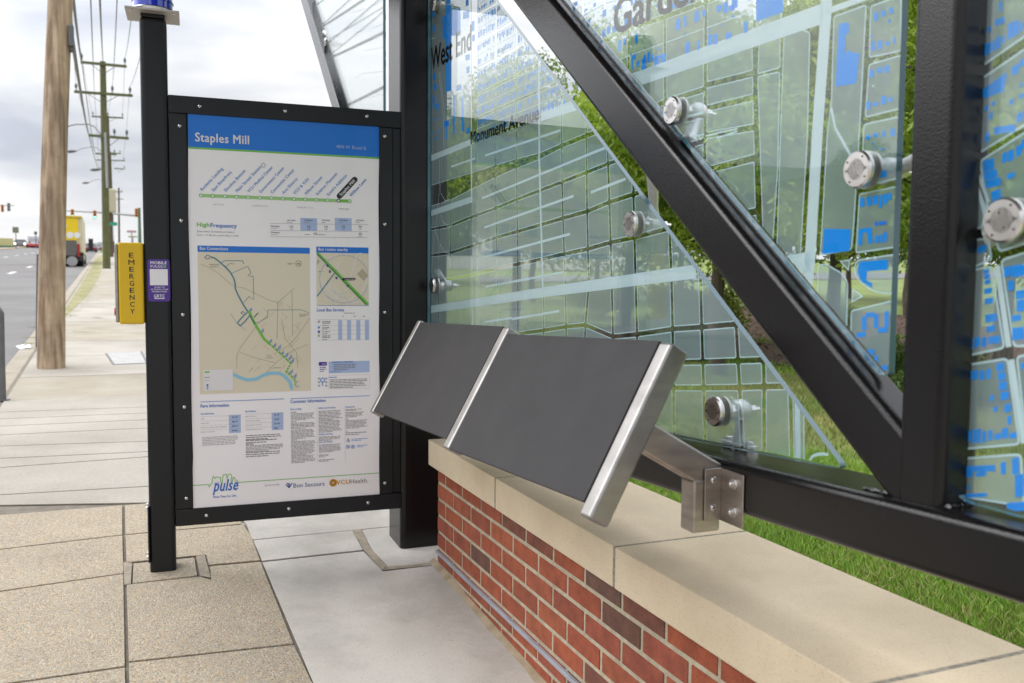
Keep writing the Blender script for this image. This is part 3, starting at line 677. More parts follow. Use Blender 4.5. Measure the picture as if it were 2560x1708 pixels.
# frosted avenues
def road(pts, w): 
    for a, b in zip(pts[:-1], pts[1:]): pr.strip(g(a), g(b), w, 2, 2)
road([(1066, 399), (1172, 357), (1176, 355)], .026); road([(1350, 290), (1440, 262)], .034); road([(1066, 537), (1179, 498)], .026); road([(1066, 775), (1356, 731), (1737, 679)], .034)
road([(1176, -20), (1177, 498)], .013); road([(1345, 140), (1346, 400), (1355, 722)], .012); road([(1179, 760), (1180, 900)], .010); road([(1990, 1000), (1993, 1180)], .016)
for a, b in (((1211, 389), (1399, 326)), ((1126, 417), (1186, 396)), ((1203, 496), (1480, 382)), ((1480, 382), (1530, 362)), ((1209, 569), (1432, 490)), ((1206, 644), (1423, 585)), ((1475, 481), (1562, 447)), ((1212, 717), (1407, 681)), ((1278, 798), (1396, 778)), ((1212, 805), (1278, 795))): pr.strip(g(a), g(b), .0085, 2, 2)
# dark curved lane along the left edge drawn as outlines
for pts in ([(1098, 395), (1097, 480), (1092, 530), (1084, 600), (1076, 690), (1073, 760)], [(1101, 395), (1100, 482), (1111, 502), (1124, 498)], [(1100, 538), (1106, 555), (1120, 567), (1128, 562)], [(1086, 575), (1098, 610), (1109, 630), (1124, 634)], [(1098, 612), (1093, 700), (1090, 766)],
            [(1098, 180), (1107, 250), (1111, 300), (1111, 372)], [(1095, 180), (1103, 250), (1107, 300), (1107, 372)], [(1070, 97), (1086, 96), (1087, 90)]):
    for a, b in zip(pts[:-1], pts[1:]): pr.strip(g(a), g(b), .0028, 1, 2)
# upper area: slanting terraces with blue houses
UPL = [[(1066, 62), (1190, -10), (1430, -170)], [(1066, 118), (1190, 38), (1430, -105)], [(1066, 182), (1190, 106), (1430, -30)], [(1066, 243), (1190, 174), (1430, 45)], [(1066, 300), (1190, 238), (1430, 118)], [(1066, 352), (1190, 296), (1430, 190)], [(1066, 404), (1190, 350), (1430, 262)]]
rn = random.Random(5)
for i in range(len(UPL) - 1):
    for j in (4, 5, 6, 7, 8):
        cs_ = [xline(UPL[i], V[j]), xline(UPL[i], V[j + 1]), xline(UPL[i + 1], V[j + 1]), xline(UPL[i + 1], V[j])]
        if any(c is None for c in cs_): continue
        q = [g(c) for c in cs_]; pr.block(q, .0045, .003, .006); houses(pr, q, 2, 9, rn)
        a, b = bl(q, 0.02, .5), bl(q, .98, .5); pr.strip(a, b, .002, 1, 2)
q = [g(p) for p in ((1070, -60), (1172, -60), (1172, 350), (1070, 392))]; pr.fill(q, 0, 0)
for x0, y0, x1, y1 in ((1115, 0, 1125, 12), (1105, 42, 1114, 98), (1079, 28, 1086, 44), (1080, 64, 1086, 82), (1113, 14, 1127, 230), (1140, 215, 1152, 228), (1156, 30, 1172, 48), (1163, 0, 1170, 16), (1178, 54, 1185, 80), (1179, 88, 1186, 105), (1162, 138, 1174, 152), (1165, 168, 1173, 184), (1081, 185, 1088, 202), (1082, 210, 1090, 226), (1080, 240, 1085, 270), (1088, 260, 1095, 276), (1131, 240, 1136, 310), (1152, 244, 1157, 306), (1112, 303, 1116, 350), (1109, 304, 1121, 318), (1131, 306, 1135, 336), (1153, 306, 1159, 329), (1165, 322, 1173, 335), (1127, 24, 1150, 90)):
    pr.fill([g((x0, y0)), g((x1, y0 - 3)), g((x1, y1 - 3)), g((x0, y1))], 3, 3)
for k in range(11):
    for yy in (300, 334, 350): pr.fill([g((1074 + k * 2.4, yy - k * .8)), g((1075.4 + k * 2.4, yy - k * .8)), g((1075.4 + k * 2.4, yy + 3 - k * .8)), g((1074 + k * 2.4, yy + 3 - k * .8))], 3, 3)
def gtext(pr_, s, pa, pb, cap, o=GO, mi=4):
    """lettering on the pane from baseline start pixel to baseline end pixel"""
    a = T(pa[0], pa[1], o + GT + .0012); b = T(pb[0], pb[1], o + GT + .0012); ax = b - a; wd = np.linalg.norm(ax); ax /= wd; n = -TN; ay = np.cross(n, ax); ay = ay if ay[2] > 0 else -ay
    # letters stand upright on the slanting baseline
    ay = UP * 1.0
    add_text(pr_.mb, s, a, ax, ay, width=wd, cap=cap, mi=mi, bold=.03)
gtext(pr, 'Monument Avenue', (1177, 361), (1347, 299), .046); gtext(pr, 'West End', (1078, 176), (1178, 124), .092)
# rounded loop near the lower corner
lp = [(2022, 1152), (2027, 1142), (2038, 1137), (2054, 1135), (2068, 1137)]
for a, b in zip(lp[:-1], lp[1:]): pr.strip(g(a), g(b), .006, 1, 2)
pr.build(tA)

# --- pane B (Gardens): between diagonal and post
hb = [gpx(p) for p in ((1397, 29), (1600, 233 + 16), (1731, 452), (1823, 558), (2129, 920))]
HB = np.array([B[0], B[1] + .007])
s_right = gpx((2241, 400))[0]; zb_ = HB[0] * (s_right + .020) + HB[1]
rawB = [((ztop - HB[1]) / HB[0], ztop), (s_right, ztop), (s_right, zb_), ((zb_ - HB[1]) / HB[0], zb_)]
tB, PB_, clipB = pane('map_glass_pane', None, 'large map glass pane printed Gardens between the near diagonal and the right post', .018, rawB)
pr = Print(clipB)
VB = [[(1330, -60), (1330, 500)], [(1455, -60), (1455, 500)], [(1509, -60), (1510, 500)], [(1568, -60), (1569, 230), (1570, 600)], [(1658, -60), (1660, 200), (1662, 600)], [(1762, -60), (1760, 220), (1758, 600)], [(1884, -60), (1882, 100), (1886, 330), (1892, 500), (1896, 900)], [(1956, -60), (1954, 100), (1949, 320), (1932, 620), (1926, 800)], [(2062, -60), (2022, 340), (2002, 650), (1992, 800)]]
HBn = [[(1300, 60), (1568, -62), (1760, -150), (2060, -290)], [(1300, 130), (1505, 10), (1568, -10), (1760, -80), (2060, -190)], [(1300, 190), (1440, 50), (1506, 12), (1708, -55), (2060, -180)], [(1300, 280), (1510, 102), (1568, 74), (1660, 42), (1760, 4), (1880, -40), (2060, -110)], [(1300, 330), (1547, 212), (1660, 172), (1900, 88), (2051, 33), (2300, -50)],
       ]
for i in (0, 1, 2, 3):
    for j in range(len(VB) - 1):
        cs_ = [xline(HBn[i], VB[j]), xline(HBn[i], VB[j + 1]), xline(HBn[i + 1], VB[j + 1]), xline(HBn[i + 1], VB[j])]
        if any(c is None for c in cs_): continue
        q = [g(c) for c in cs_]; 
        if j < 7: pr.block(q, .006, .0035, .010)
        if j < 6: houses(pr, q, 2, 6 if j > 2 else 4, rn, True); pr.strip(bl(q, 0.02, .5), bl(q, .98, .5), .0025, 1, 2)
HL = {3: [[(1547, 212), (1660, 172), (1762, 136)], [(1540, 300), (1662, 254), (1762, 222)], [(1540, 345), (1700, 300), (1762, 286)], [(1540, 425), (1762, 350)], [(1540, 520), (1762, 452)], [(1540, 640), (1762, 585)]],
      5: [[(1700, 158), (1880, 95)], [(1740, 218), (1890, 181)], [(1740, 277), (1890, 241)], [(1740, 342), (1780, 336), (1890, 317)], [(1740, 431), (1890, 392)], [(1740, 560), (1890, 529)], [(1740, 700), (1930, 662)]]}
HL[4] = HL[3]
for j in (3, 4, 5):
    rows_ = HL[j]
    for i in range(len(rows_) - 1):
        cs_ = [xline(rows_[i], VB[j]), xline(rows_[i], VB[j + 1]), xline(rows_[i + 1], VB[j + 1]), xline(rows_[i + 1], VB[j])]
        if any(c is None for c in cs_): continue
        pr.block([g(c) for c in cs_], .0065 if i != 4 else .0085, .004, .007)
def blockpx(pts, gap=.0, lw=.0045, r=.014): pr.block([g(p) for p in pts], gap, lw, r)
blockpx([(1895, 90), (1948, 72), (1947, 170), (1890, 186)]); blockpx([(1890, 190), (1947, 178), (1942, 420), (1926, 655), (1906, 660)])
blockpx([(1956, 82), (1990, 68), (2022, 80), (2016, 344), (1998, 645), (1937, 652), (1948, 300)])
blockpx([(2080, 40), (2163, 10), (2148, 295), (2132, 560), (2126, 625), (2046, 640), (2064, 330), (2074, 250)])
blockpx([(2172, 14), (2250, -14), (2250, 128), (2168, 145)]); blockpx([(2168, 160), (2250, 136), (2250, 272), (2158, 295)]); blockpx([(2155, 310), (2250, 288), (2250, 445), (2148, 470)])
blockpx([(2144, 484), (2250, 462), (2245, 618), (2135, 634)])
blockpx([(2042, 661), (2062, 659), (2103, 683), (2117, 706), (2112, 880), (2034, 850)], r=.02)
blockpx([(2133, 650), (2250, 632), (2250, 735), (2200, 737), (2160, 720), (2132, 690)], r=.04)
blockpx([(2095, 652), (2122, 649), (2118, 678)], 0, .004, .004); blockpx([(2128, 720), (2154, 741), (2125, 757)], 0, .004, .004)
blockpx([(2124, 776), (2250, 745), (2245, 1010), (2120, 900)], r=.015); blockpx([(1918, 690), (2000, 678), (1998, 760), (1950, 735)], 0)
# avenues
def roadB(pts, w): 
    for a, b in zip(pts[:-1], pts[1:]): pr.strip(g(a), g(b), w, 2, 2)
roadB([(1440, 250), (1547, 213), (1660, 173), (1900, 88), (2055, 33)], .040); roadB([(2065, -60), (2062, 30), (2041, 320), (2022, 650), (2017, 700), (2014, 800)], .031); roadB([(1890, 678), (1925, 668), (2022, 655)], .040)
roadB([(2060, 30), (2300, -58)], .012); roadB([(2075, 270), (2085, 320), (2130, 400)], .006)
for a, b in (((1700, 345), (1758, 336)), ((1761, 340), (1790, 334)), ((1790, 346), (1840, 328)), ((1787, 333), (1840, 322)), ((1500, 320), (1690, 520)), ((1640, 262), (1740, 380)), ((1665, 305), (1756, 283))): pr.strip(g(a), g(b), .004, 1, 2)
def bluepx(pts, sc=None):
    q = [g(p) for p in pts]; c = np.mean([np.array(p) for p in q], axis=0); 
    if len(q) <= 4: pr.fill(q, 3, 3)
    elif pr.inside(c, .004): pr.nfill(q, 3, 3)
def zp(x0, y0, k, pts): return [(x0 + a / k, y0 + b / k) for a, b in pts]
fF = lambda pts: bluepx(zp(1900, 320, 4.1275, pts)); fE = lambda pts: bluepx(zp(1900, 0, 4.7525, pts)); f4 = lambda pts: bluepx(zp(1800, 550, 2.613, pts)); fD = lambda pts: bluepx(zp(1400, 0, 4.7, pts))
fF([(650, 1040), (925, 1045), (915, 1270), (635, 1300)]); fE([(925, 295), (985, 262), (1045, 275), (1040, 400), (1005, 410), (1000, 640), (1050, 590), (1075, 625), (1170, 630), (1130, 990), (885, 1030)])
bluepx([(1888, -20), (1957, -20), (1955, 30), (1888, 54)]); fF([(1010, 1045), (1140, 1025), (1150, 1190), (1105, 1195), (1095, 1080), (1050, 1080), (1040, 1210), (1000, 1205)])
f4([(905, 275), (1090, 257), (1090, 325), (955, 335), (950, 395), (990, 415), (985, 445), (915, 400), (890, 340)]); f4([(680, 600), (750, 605), (755, 535), (798, 540), (785, 690), (760, 690), (755, 722), (680, 710)]); f4([(695, 740), (775, 755), (778, 800), (760, 840)])
for a, b, c, d in ((920, 630, 950, 720), (945, 605, 1000, 635), (998, 615, 1027, 705), (1025, 700, 1088, 735), (885, 733, 945, 765), (862, 765, 890, 850), (935, 845, 1000, 885), (930, 900, 955, 980), (1000, 885, 1025, 970), (1035, 950, 1085, 985), (890, 980, 932, 1010), (855, 915, 880, 1000), (1068, 595, 1095, 700), (1015, 1130, 1105, 1170), (1005, 12, 1025, 38), (1035, 10, 1050, 34), (1055, 8, 1078, 28)): f4([(a, b + 4), (c, b - 2), (c, d - 2), (a, d + 4)])
for a, b, c, d in ((1340, 145, 1390, 250), (1428, 120, 1478, 195), (1522, 85, 1570, 160), (1508, 220, 1535, 275), (1310, 490, 1352, 605), (1385, 480, 1438, 585), (1475, 495, 1525, 540), (1310, 420, 1328, 455), (1290, 830, 1340, 920), (1375, 800, 1440, 865), (1465, 775, 1522, 865), (1250, 1205, 1300, 1300), (1330, 1215, 1390, 1258), (1425, 1140, 1490, 1240), (1512, 1155, 1560, 1210), (1460, 945, 1475, 965), (1565, 430, 1590, 520)): fE([(a, b + 5), (c, b - 4), (c, d - 6), (a, d + 5)])
for a, b, c, d in ((1085, 70, 1130, 120), (1160, 50, 1208, 95), (1250, 25, 1282, 95), (1335, 5, 1380, 85), (1175, 200, 1195, 220), (1240, 205, 1268, 228), (1145, 150, 1165, 172), (1020, 720, 1065, 815), (1090, 712, 1135, 805), (1150, 695, 1205, 790), (1218, 690, 1250, 825), (1262, 680, 1305, 785), (1310, 675, 1345, 740), (1170, 970, 1205, 1005), (1222, 965, 1285, 998), (1175, 1110, 1215, 1185), (1225, 1100, 1255, 1180), (1262, 1075, 1300, 1175), (1160, 440, 1300, 515)): fF([(a, b + 5), (c, b - 4), (c, d - 6), (a, d + 5)])
for a, b, c, d in ((1970, 60, 2040, 130), (970, 640, 1000, 750), (1015, 610, 1050, 730), (1065, 640, 1090, 715), (1100, 650, 1180, 690), (830, 660, 850, 815), (855, 640, 880, 700), (890, 720, 920, 785)): fD([(a, b + 8), (c, b - 8), (c, d - 8), (a, d + 8)])
gtext(pr, 'Gardens', (1535, 88), (1800, -24), .086)
pr.build(tB)

# --- pane C on the right of the post
s_l = gpx((2411, 572))[0]; zc_ = gpx((2420, 1258))[1]
rawC = [(s_l, ztop), (s_l - 1.35, ztop), (s_l - 1.35, zc_), (s_l, zc_)]
tC, PC, clipC = pane('map_glass_pane', None, 'map glass pane at the right edge beyond the upright post, printed with blue terraces', .03, rawC)
pr = Print(clipC)
def hI(pts): return zp(2360, 600, 2.24, pts)
def hH(pts): return zp(2380, 0, 2.45, pts)
for pts in (hH([(125, 445), (520, 170), (520, -200), (140, -200)]), hH([(128, 505), (520, 235), (520, 720), (155, 945), (112, 800)]), hH([(155, 985), (520, 750), (520, 1470), (275, 1550), (205, 1290)]), hH([(95, 1100), (130, 1080), (195, 1320), (180, 1400), (70, 1420)]),
            hH([(70, 1470), (215, 1455), (240, 1590), (70, 1670)]), hI([(110, 175), (258, 138), (335, 610), (95, 660)]), hI([(305, 110), (520, 40), (520, 590), (378, 605)]), hI([(90, 700), (350, 658), (420, 1150), (75, 1180)]), hI([(392, 650), (520, 625), (520, 1130), (450, 1145)]), hI([(75, 1222), (425, 1195), (445, 1500), (75, 1440)]), hI([(455, 1205), (520, 1195), (520, 1500), (465, 1500)])):
    pr.block([g(p) for p in pts], 0, .006, .02)
for a, b in ((hI([(290, 145)])[0], hI([(355, 600)])[0]), (hI([(370, 670)])[0], hI([(440, 1140)])[0])): pr.strip(g(a), g(b), .010, 2, 2)
for a, b in ((hH([(115, 1010)])[0], hH([(150, 1120)])[0]), (hH([(135, 1020)])[0], hH([(215, 1240)])[0]), (hH([(135, 1110)])[0], hH([(200, 1300)])[0])): pr.strip(g(a), g(b), .006, 2, 2)
BC = [(215, 165, 245, 190), (218, 192, 250, 218), (220, 222, 255, 248), (120, 220, 160, 280), (218, 270, 262, 302), (222, 325, 270, 358), (225, 415, 288, 460), (232, 480, 280, 515), (243, 540, 308, 580), (120, 550, 160, 612), (168, 545, 195, 600), (203, 545, 232, 598), (100, 575, 116, 620),
      (95, 740, 120, 800), (128, 735, 155, 785), (158, 730, 185, 782), (192, 732, 220, 785), (230, 722, 255, 778), (288, 690, 328, 735), (295, 742, 338, 785), (302, 795, 345, 840), (310, 850, 355, 895), (250, 870, 272, 902), (268, 935, 292, 962), (332, 920, 368, 965), (348, 985, 370, 1035),
      (90, 1080, 118, 1135), (124, 1068, 148, 1130), (155, 1062, 178, 1138), (180, 1058, 200, 1138), (207, 1070, 230, 1135), (242, 1065, 264, 1122), (275, 1085, 312, 1118), (318, 1055, 352, 1112), (360, 1080, 400, 1112), (80, 1265, 280, 1300), (85, 1300, 155, 1330), (170, 1300, 230, 1325), (312, 1245, 340, 1312), (375, 1220, 412, 1312), (392, 1312, 438, 1440), (85, 1420, 235, 1442), (125, 1375, 137, 1398), (330, 150, 368, 205), (372, 140, 445, 205), (352, 228, 385, 282), (395, 282, 448, 330), (400, 335, 448, 400), (372, 420, 425, 455), (375, 490, 440, 560), (425, 685, 448, 722), (345, 1470, 445, 1520)]
for a, b, c, d in BC: bluepx(hI([(a, b + 4), (c, b - 4), (c, d - 4), (a, d + 4)]))
BH = [(160, -20, 185, 85), (280, 5, 300, 70), (255, 110, 315, 150), (208, 165, 230, 195), (165, 195, 190, 220), (150, 265, 180, 370), (185, 265, 218, 340), (222, 255, 255, 315), (258, 225, 290, 300), (298, 220, 318, 265), (335, 140, 368, 235), (370, 125, 400, 215), (405, 135, 425, 190), (130, 320, 148, 390), (360, 400, 400, 455), (405, 365, 430, 410), (120, 620, 150, 640), (155, 670, 178, 700), (192, 648, 215, 680), (235, 618, 258, 648), (218, 690, 242, 730), (345, 608, 370, 638), (405, 508, 422, 535), (405, 572, 430, 600), (250, 770, 378, 815), (390, 690, 425, 745), (195, 810, 222, 868), (135, 835, 172, 890), (120, 755, 145, 780), (300, 935, 330, 995), (335, 920, 372, 985), (385, 890, 420, 955), (420, 850, 441, 905), (185, 975, 250, 1045), (190, 1045, 270, 1095), (200, 1095, 290, 1145), (232, 1165, 290, 1205), (240, 1205, 300, 1245), (330, 1060, 375, 1090), (150, 1505, 205, 1545)]
for a, b, c, d in BH: bluepx(hH([(a, b + 10), (c, b - 10), (c, d - 10), (a, d + 10)]))
bluepx(hH([(120, 590), (330, 440), (310, 560), (200, 600), (125, 650)])[:4])
pr.build(tC)

# --- far pane beyond the column
sa = gpx((958, 100))[0]
fzt = 3.1; hl = [gpx((777, 30)), gpx((848, 262))]; hm = (hl[1][1] - hl[0][1]) / (hl[1][0] - hl[0][0]); hc = hl[0][1] - hm * hl[0][0]
rawD = [((fzt - hc) / hm, fzt), (sa, fzt), (sa, (sa * hm + hc)), ]
tD, PD, clipD = pane('map_glass_pane', None, 'far map glass pane seen above the information board, left of the big column', .02, rawD)
pr = Print(clipD)
pr.fill(clipD, 0, 0)
for a, b in (((930, 14), (957, 3)), ((878, 32), (912, 22)), ((930, 70), (957, 60)), ((884, 84), (910, 75)), ((906, 128), (963, 116)), ((904, 184), (963, 178)), ((924, 244), (957, 234)), ((890, 196), (904, 184))): pr.strip(g(a), g(b), .006, 2, 2)
pr.strip(g((957, 0)), g((957, 268)), .03, 1, 2)
for y0, y1 in ((80, 96), (129, 142), (150, 167), (35, 50)): pr.fill([g((962, y0)), g((965, y0)), g((965, y1)), g((962, y1))], 3, 3)
pr.build(tD)

# ------------------------------------------------------------------ spider fittings holding the panes
def fitting(px, attach, label, r=.030, foot=None, arm_r=(.016, .011)):
    c = T(px[0], px[1], GO - .006); t = thing('glass_clamp', c, label, 'glass clamp', 'stainless clamps holding the map glass')
    mb = MB(); mb.lathe(c + TN * .005, -TN, [(0, r), (.006, r), (.0095, r * .9), (.0095, r * .56), (.0088, r * .54), (.0088, 0)], 40); mb.build('disc', CHROME, t, smooth=True)
    mb = MB()
    for k in range(4):
        a = k * math.pi / 2 + .6; q = c - TN * .0047 + (TD * math.cos(a) + UP * math.sin(a)) * r * .76; mb.lathe(q, -TN, [(0, .0015), (.0006, .0015)], 8)
    for k in (0, 1): q = c - TN * .0040 + (TD * (1 if k else -1) * .35 + UP * (.8 if k else -.8)) * r * .42; mb.lathe(q, -TN, [(0, .0014), (.0006, .0014)], 8)
    mb.build('pin_hole', INK, t)
    mb = MB(); mb.lathe(c + TN * (GT + .006), TN, [(0, r), (.006, r), (.008, r * .85)], 40); mb.build('washer', MATTEST, t, smooth=True)
    h = c + TN * .066
    mb = MB(); mb.lathe(c + TN * (GT + .012), TN, [(0, .011), (.018, .011), (.018, .007), (.04, .007), (.075, .007)], 16); mb.lathe(c + TN * (.033), TN, [(0, .014), (.014, .014)], 6); mb.lathe(h + TN * .018, TN, [(0, .010), (.014, .010), (.014, .005), (.026, .005)], 6); mb.build('rod', CHROME, t, smooth=True)
    mb = MB(); mb.lathe(h - TN * .019, TN, [(0, .015), (.004, .021), (.019, .023), (.031, .019), (.038, .011)], 28); mb.build('hub', MATTEST, t, smooth=True)
    a = np.asarray(attach, float); mb = MB(); d = a - h; l = np.linalg.norm(d); d /= l; mb.tube([h + d * .012, h + d * (l * .3), h + d * (l * .7), a], [.0145, .0105, .0135, .018], 20); mb.build('arm', MATTEST, t, smooth=True)
    if foot is not None:
        n, e = foot; mb = MB(); m_ = 14; pts = []
        for k in range(m_ * 2):
            th = math.pi * k / (m_ - .0); 
            side = 1 if k < m_ else -1; ang = math.pi * (k % m_) / (m_ - 1) - math.pi / 2
            f_ = np.cross(n, e); pts.append(a + e * (side * .034 + side * math.cos(ang) * .0165) + f_ * (math.sin(ang) * .0165 * side))
        mb.prism(pts, n * .014); mb.build('base_plate', CHROME, t, bevel=.002)
        for sgn in (1, -1):
            mb = MB(); mb.lathe(a + e * .034 * sgn + n * .014, n, [(0, .013), (.0025, .013), (.0025, .009), (.006, .009), (.007, .007)], 20); mb.build('bolt', CHROME, t, smooth=True)
    return t
c3 = T(1785, 1029, GO)
s3 = (c3 - T0) @ TD
fitting((1785, 1029), TP(s3, ZT(s3), .098), 'glass clamp standing on the bottom chord, nearest the lean rail', foot=(UP, TD))
def dpt(s, off=.06): return TP(s, B[0] * s + B[1], off)     # point on top side of near diagonal
s4 = gpx((1680, 277))[0]; fitting((1680, 277), dpt(s4 - .035, .055), 'glass clamp above the near diagonal on the Gardens pane', foot=(np.array([0, 0, 0]) + (-TD * math.sin(math.atan(-B[0])) * -1 * 0 + UP), TD * 1.0) if False else None)
s1 = gpx((1575, 560))[0]; fitting((1575, 560), TP(s1 - .06, A[0] * (s1 - .06) + A[1] - .004, .055), 'glass clamp hanging below the near diagonal on the West End pane')
s5 = gpx((2145, 424))[0]; z5 = gpx((2145, 424))[1]; fitting((2145, 424), TP(sL + .004, z5 + .01, .058), 'glass clamp left of the right post on the Gardens pane')
z6 = gpx((2509, 551))[1]; fitting((2509, 551), TP(sL - PW - .004, z6 - .02, .058), 'glass clamp right of the upright post on the right edge pane')
zc7 = gpx((1082, 12))[1]; cface = colc + CN * .155 - CD * .001
fitting((1082, 10), np.array([cface[0], cface[1], zc7 + .02]), 'upper glass clamp fixed to the big column beside the West End lettering')
zc2 = gpx((1081, 714))[1]; fitting((1081, 714), np.array([cface[0], cface[1], zc2 + .05]), 'lower glass clamp fixed to the big column above the far lean rail pad')
s8 = gpx((813, 107))[0]; z8 = gpx((813, 107))[1]; fitting((813, 107), TP(s8 + .1, mf * (s8 + .1) + c1 + .02, .05), 'glass clamp on the far pane seen above the information board')

# ------------------------------------------------------------------ stainless lean rail
aV = ray(300, 795); aV /= np.linalg.norm(aV); bV = ray(6330, -9300); bV = bV - aV * (bV @ aV); bV /= np.linalg.norm(bV)
nV = np.cross(aV, bV); nV = nV if nV @ ray(1400, 900) < 0 else -nV
SPT = T(1777, 1185, -.030 + OC); RT = .158; RBD = .045; RQ = SPT + nV * (RT + RBD)
def RP(a, b, c=0.): return RQ + aV * a + bV * b + nV * c
def RK(x, y): p = isect(x, y, RQ, nV) - RQ; return p @ aV, p @ bV
rail = thing('lean_rail', SPT, 'stainless lean rail with two tilted dark grey pads over the brick seat wall', 'lean rail')
nb0, nb1 = RK(1679, 856)[0], RK(1649, 854)[0]; kt = RK(1649, 854)[1]; kb_ = RK(1449, 1288)[1]
mb0, mb1 = RK(1266, 834)[0] + .003, RK(1257, 815)[0] - .004; fb0 = RK(1050, 805)[0] + .003
for a0, a1, b0, b1 in ((nb0, nb1, kb_, kt), (mb0, mb1, RK(1115, 1122)[1], RK(1266, 817)[1]), (fb0, fb0 + .034, RK(930, 1032)[1], RK(1048, 800)[1])):
    mb = MB(); mb.box(RP(a0, b0, -RBD), aV * (a1 - a0), bV * (b1 - b0), nV * RBD); mb.build('bar', STEEL, rail, bevel=.0065, seg=4)
for c4 in (((1647, 851), (1457, 1254), (1266, 834), (1123, 1122)), ((1257, 815), (1117, 1098), (1050, 805), (934, 1027))):
    q = [RK(*c) for c in c4]; a0 = nb1 + .004 if c4[0][0] == 1647 else q[0][0]; a1 = q[2][0]
    P = [RP(a0, q[1][1], -.014), RP(a0, q[0][1], -.014), RP(a1, q[2][1], -.014), RP(a1, q[3][1], -.014)]
    mb = MB(); mb.prism(P, nV * .013); mb.build('pad', PAD, rail, bevel=.002, seg=2)
    mb = MB(); mb.prism([RP(a0 - .002, q[1][1] + .008, -.038), RP(a0 - .002, q[0][1] - .008, -.038), RP(a1 + .002, q[2][1] - .008, -.038), RP(a1 + .002, q[3][1] + .008, -.038)], nV * .0235); mb.build('backing_tray', STEEL, rail, bevel=.002)
zpb = T(1765, 1330, -.03 + OC)[2]; zbt, zbb = T(1778, 1171, -.025 + OC)[2], T(1778, 1302, -.025 + OC)[2]
sA = (T(1804, 1240, OC) - T0) @ TD; sB = (T(1862, 1240, OC) - T0) @ TD
def support(ds, dz):
    """post, angle brackets and arm, moved ds along and dz up from the first"""
    o = TD * ds + UP * dz; sp_ = SPT + o; hgt = np.cross(nV, TD); hgt = hgt / np.linalg.norm(hgt); hgt = hgt if hgt[2] > 0 else -hgt
    def Q(s, z, off): return TP(s, z, off + OC) + o
    s0 = sA + .001; pw_ = .044
    mb = MB(); mb.box(TP(s0 + .002, 0, OC) * np.array([1, 1, 0]) + o + UP * (SPT[2]) - TN * .030 - hgt * .028 - nV * .024, TD * (pw_ - .004), hgt * .056, nV * (RT + .024)); mb.build('arm', STEELB, rail, bevel=.005, seg=3)
    mb = MB(); mb.box(Q(s0, zpb, -.062), TD * pw_, TN * .061, UP * (SPT[2] - .012 - zpb)); mb.build('bracket_post', STEELB, rail, bevel=.005, seg=3)
    for sg in (-1, 1):
        sp0 = s0 - .0042 if sg < 0 else s0 + pw_ + .0008; z0_, z1_ = zbb, zbt
        mb = MB(); mb.box(Q(sp0, z0_, -.040), TD * .0034, TN * .0395, UP * (z1_ - z0_))
        wv = sp0 - sB if sg < 0 else .05
        mb.box(Q(sp0 - wv if sg < 0 else sp0 + .0034, z0_ - .001, -.0042), TD * wv, TN * .0036, UP * (z1_ - z0_)); mb.build('angle_bracket', STEELB, rail, bevel=.0012, seg=2)
        if sg < 0:
            for f in (.25, .78):
                zq = z0_ + (z1_ - z0_) * f
                mb = MB(); mb.lathe(Q(sp0, zq, -.021), -TD, [(0, .0068), (.0024, .0068), (.0044, .0048), (.0044, .0024), (.0032, .0022)], 20); mb.build('bolt', CHROME, rail, smooth=True)
                q = Q(sp0 - wv * .62, zq, -.0042); mb = MB(); mb.lathe(q, -TN, [(0, .0105), (.0024, .0105)], 24); mb.lathe(q - TN * .0024, -TN, [(0, .0088), (.005, .0088)], 6); mb.lathe(q - TN * .0074, -TN, [(0, .005), (.0032, .0046), (.005, .0025)], 16); mb.build('bolt', CHROME, rail, smooth=True)
support(0, 0)
support((mb0 + mb1) / 2 - (nb0 + nb1) / 2 - .01, .7 * TSL)
# ------------------------------------------------------------------ post, beacon, information board
P0s = G(376, 1435); P1s = G(441, 1428)
BD = yawv(70.); BN = np.array([-BD[1], BD[0], 0]); BN = BN if BN[1] > 0 else -BN       # BD right along the board, BN away from the camera
def S(x, y, o=0.): return isect(x, y, P1s + BN * o, BN)
pw = .0925
post = thing('emergency_post', P1s - BD * pw / 2 + BN * .05, 'tall square black post with a blue beacon on top, left of the information board', 'post')
PT = S(380, 42)[2]
mb = MB(); b0 = P1s - BD * pw; mb.box([b0[0], b0[1], gz(*b0[:2]) - .05], BD * pw, BN * pw, UP * (PT - gz(*b0[:2]) + .05)); mb.build('shaft', BLACKF, post, bevel=.0165, seg=6)
c = P1s - BD * pw / 2 + BN * pw / 2
mb = MB(); mb.cbox([c[0], c[1], PT + .006], BD * .082, BN * .082, UP * .014); mb.build('collar', BLACKF, post, bevel=.003)
mb = MB(); mb.cbox([c[0], c[1], PT + .016], BD * .182, BN * .17, UP * .007); o = mb.build('top_plate', mat('taupe_plate', (.52, .48, .45), rough=.5, metal=.3), post, bevel=.001, seg=1)
for a, b in ((-1, -1), (1, -1), (-1, 1), (1, 1)):
    q = c + BD * .072 * a + BN * .066 * b; mb = MB(); mb.lathe([q[0], q[1], PT + .013], -UP, [(0, .004), (.002, .004)], 10); mb.build('plate_screw', CHROME, post)
mb = MB(); mb.lathe([c[0], c[1], PT + .0195], UP, [(0, .072), (.012, .074), (.016, .071)], 40); mb.build('beacon_base', CHROME, post, smooth=True)
mb = MB(); mb.lathe([c[0], c[1], PT + .036], UP, [(0, .069), (.022, .069), (.024, .072), (.028, .072), (.03, .068), (.07, .068), (.10, .066), (.125, .055), (.135, .03), (.138, 0)], 44); mb.build('beacon_lens', BLUEL, post, smooth=True)
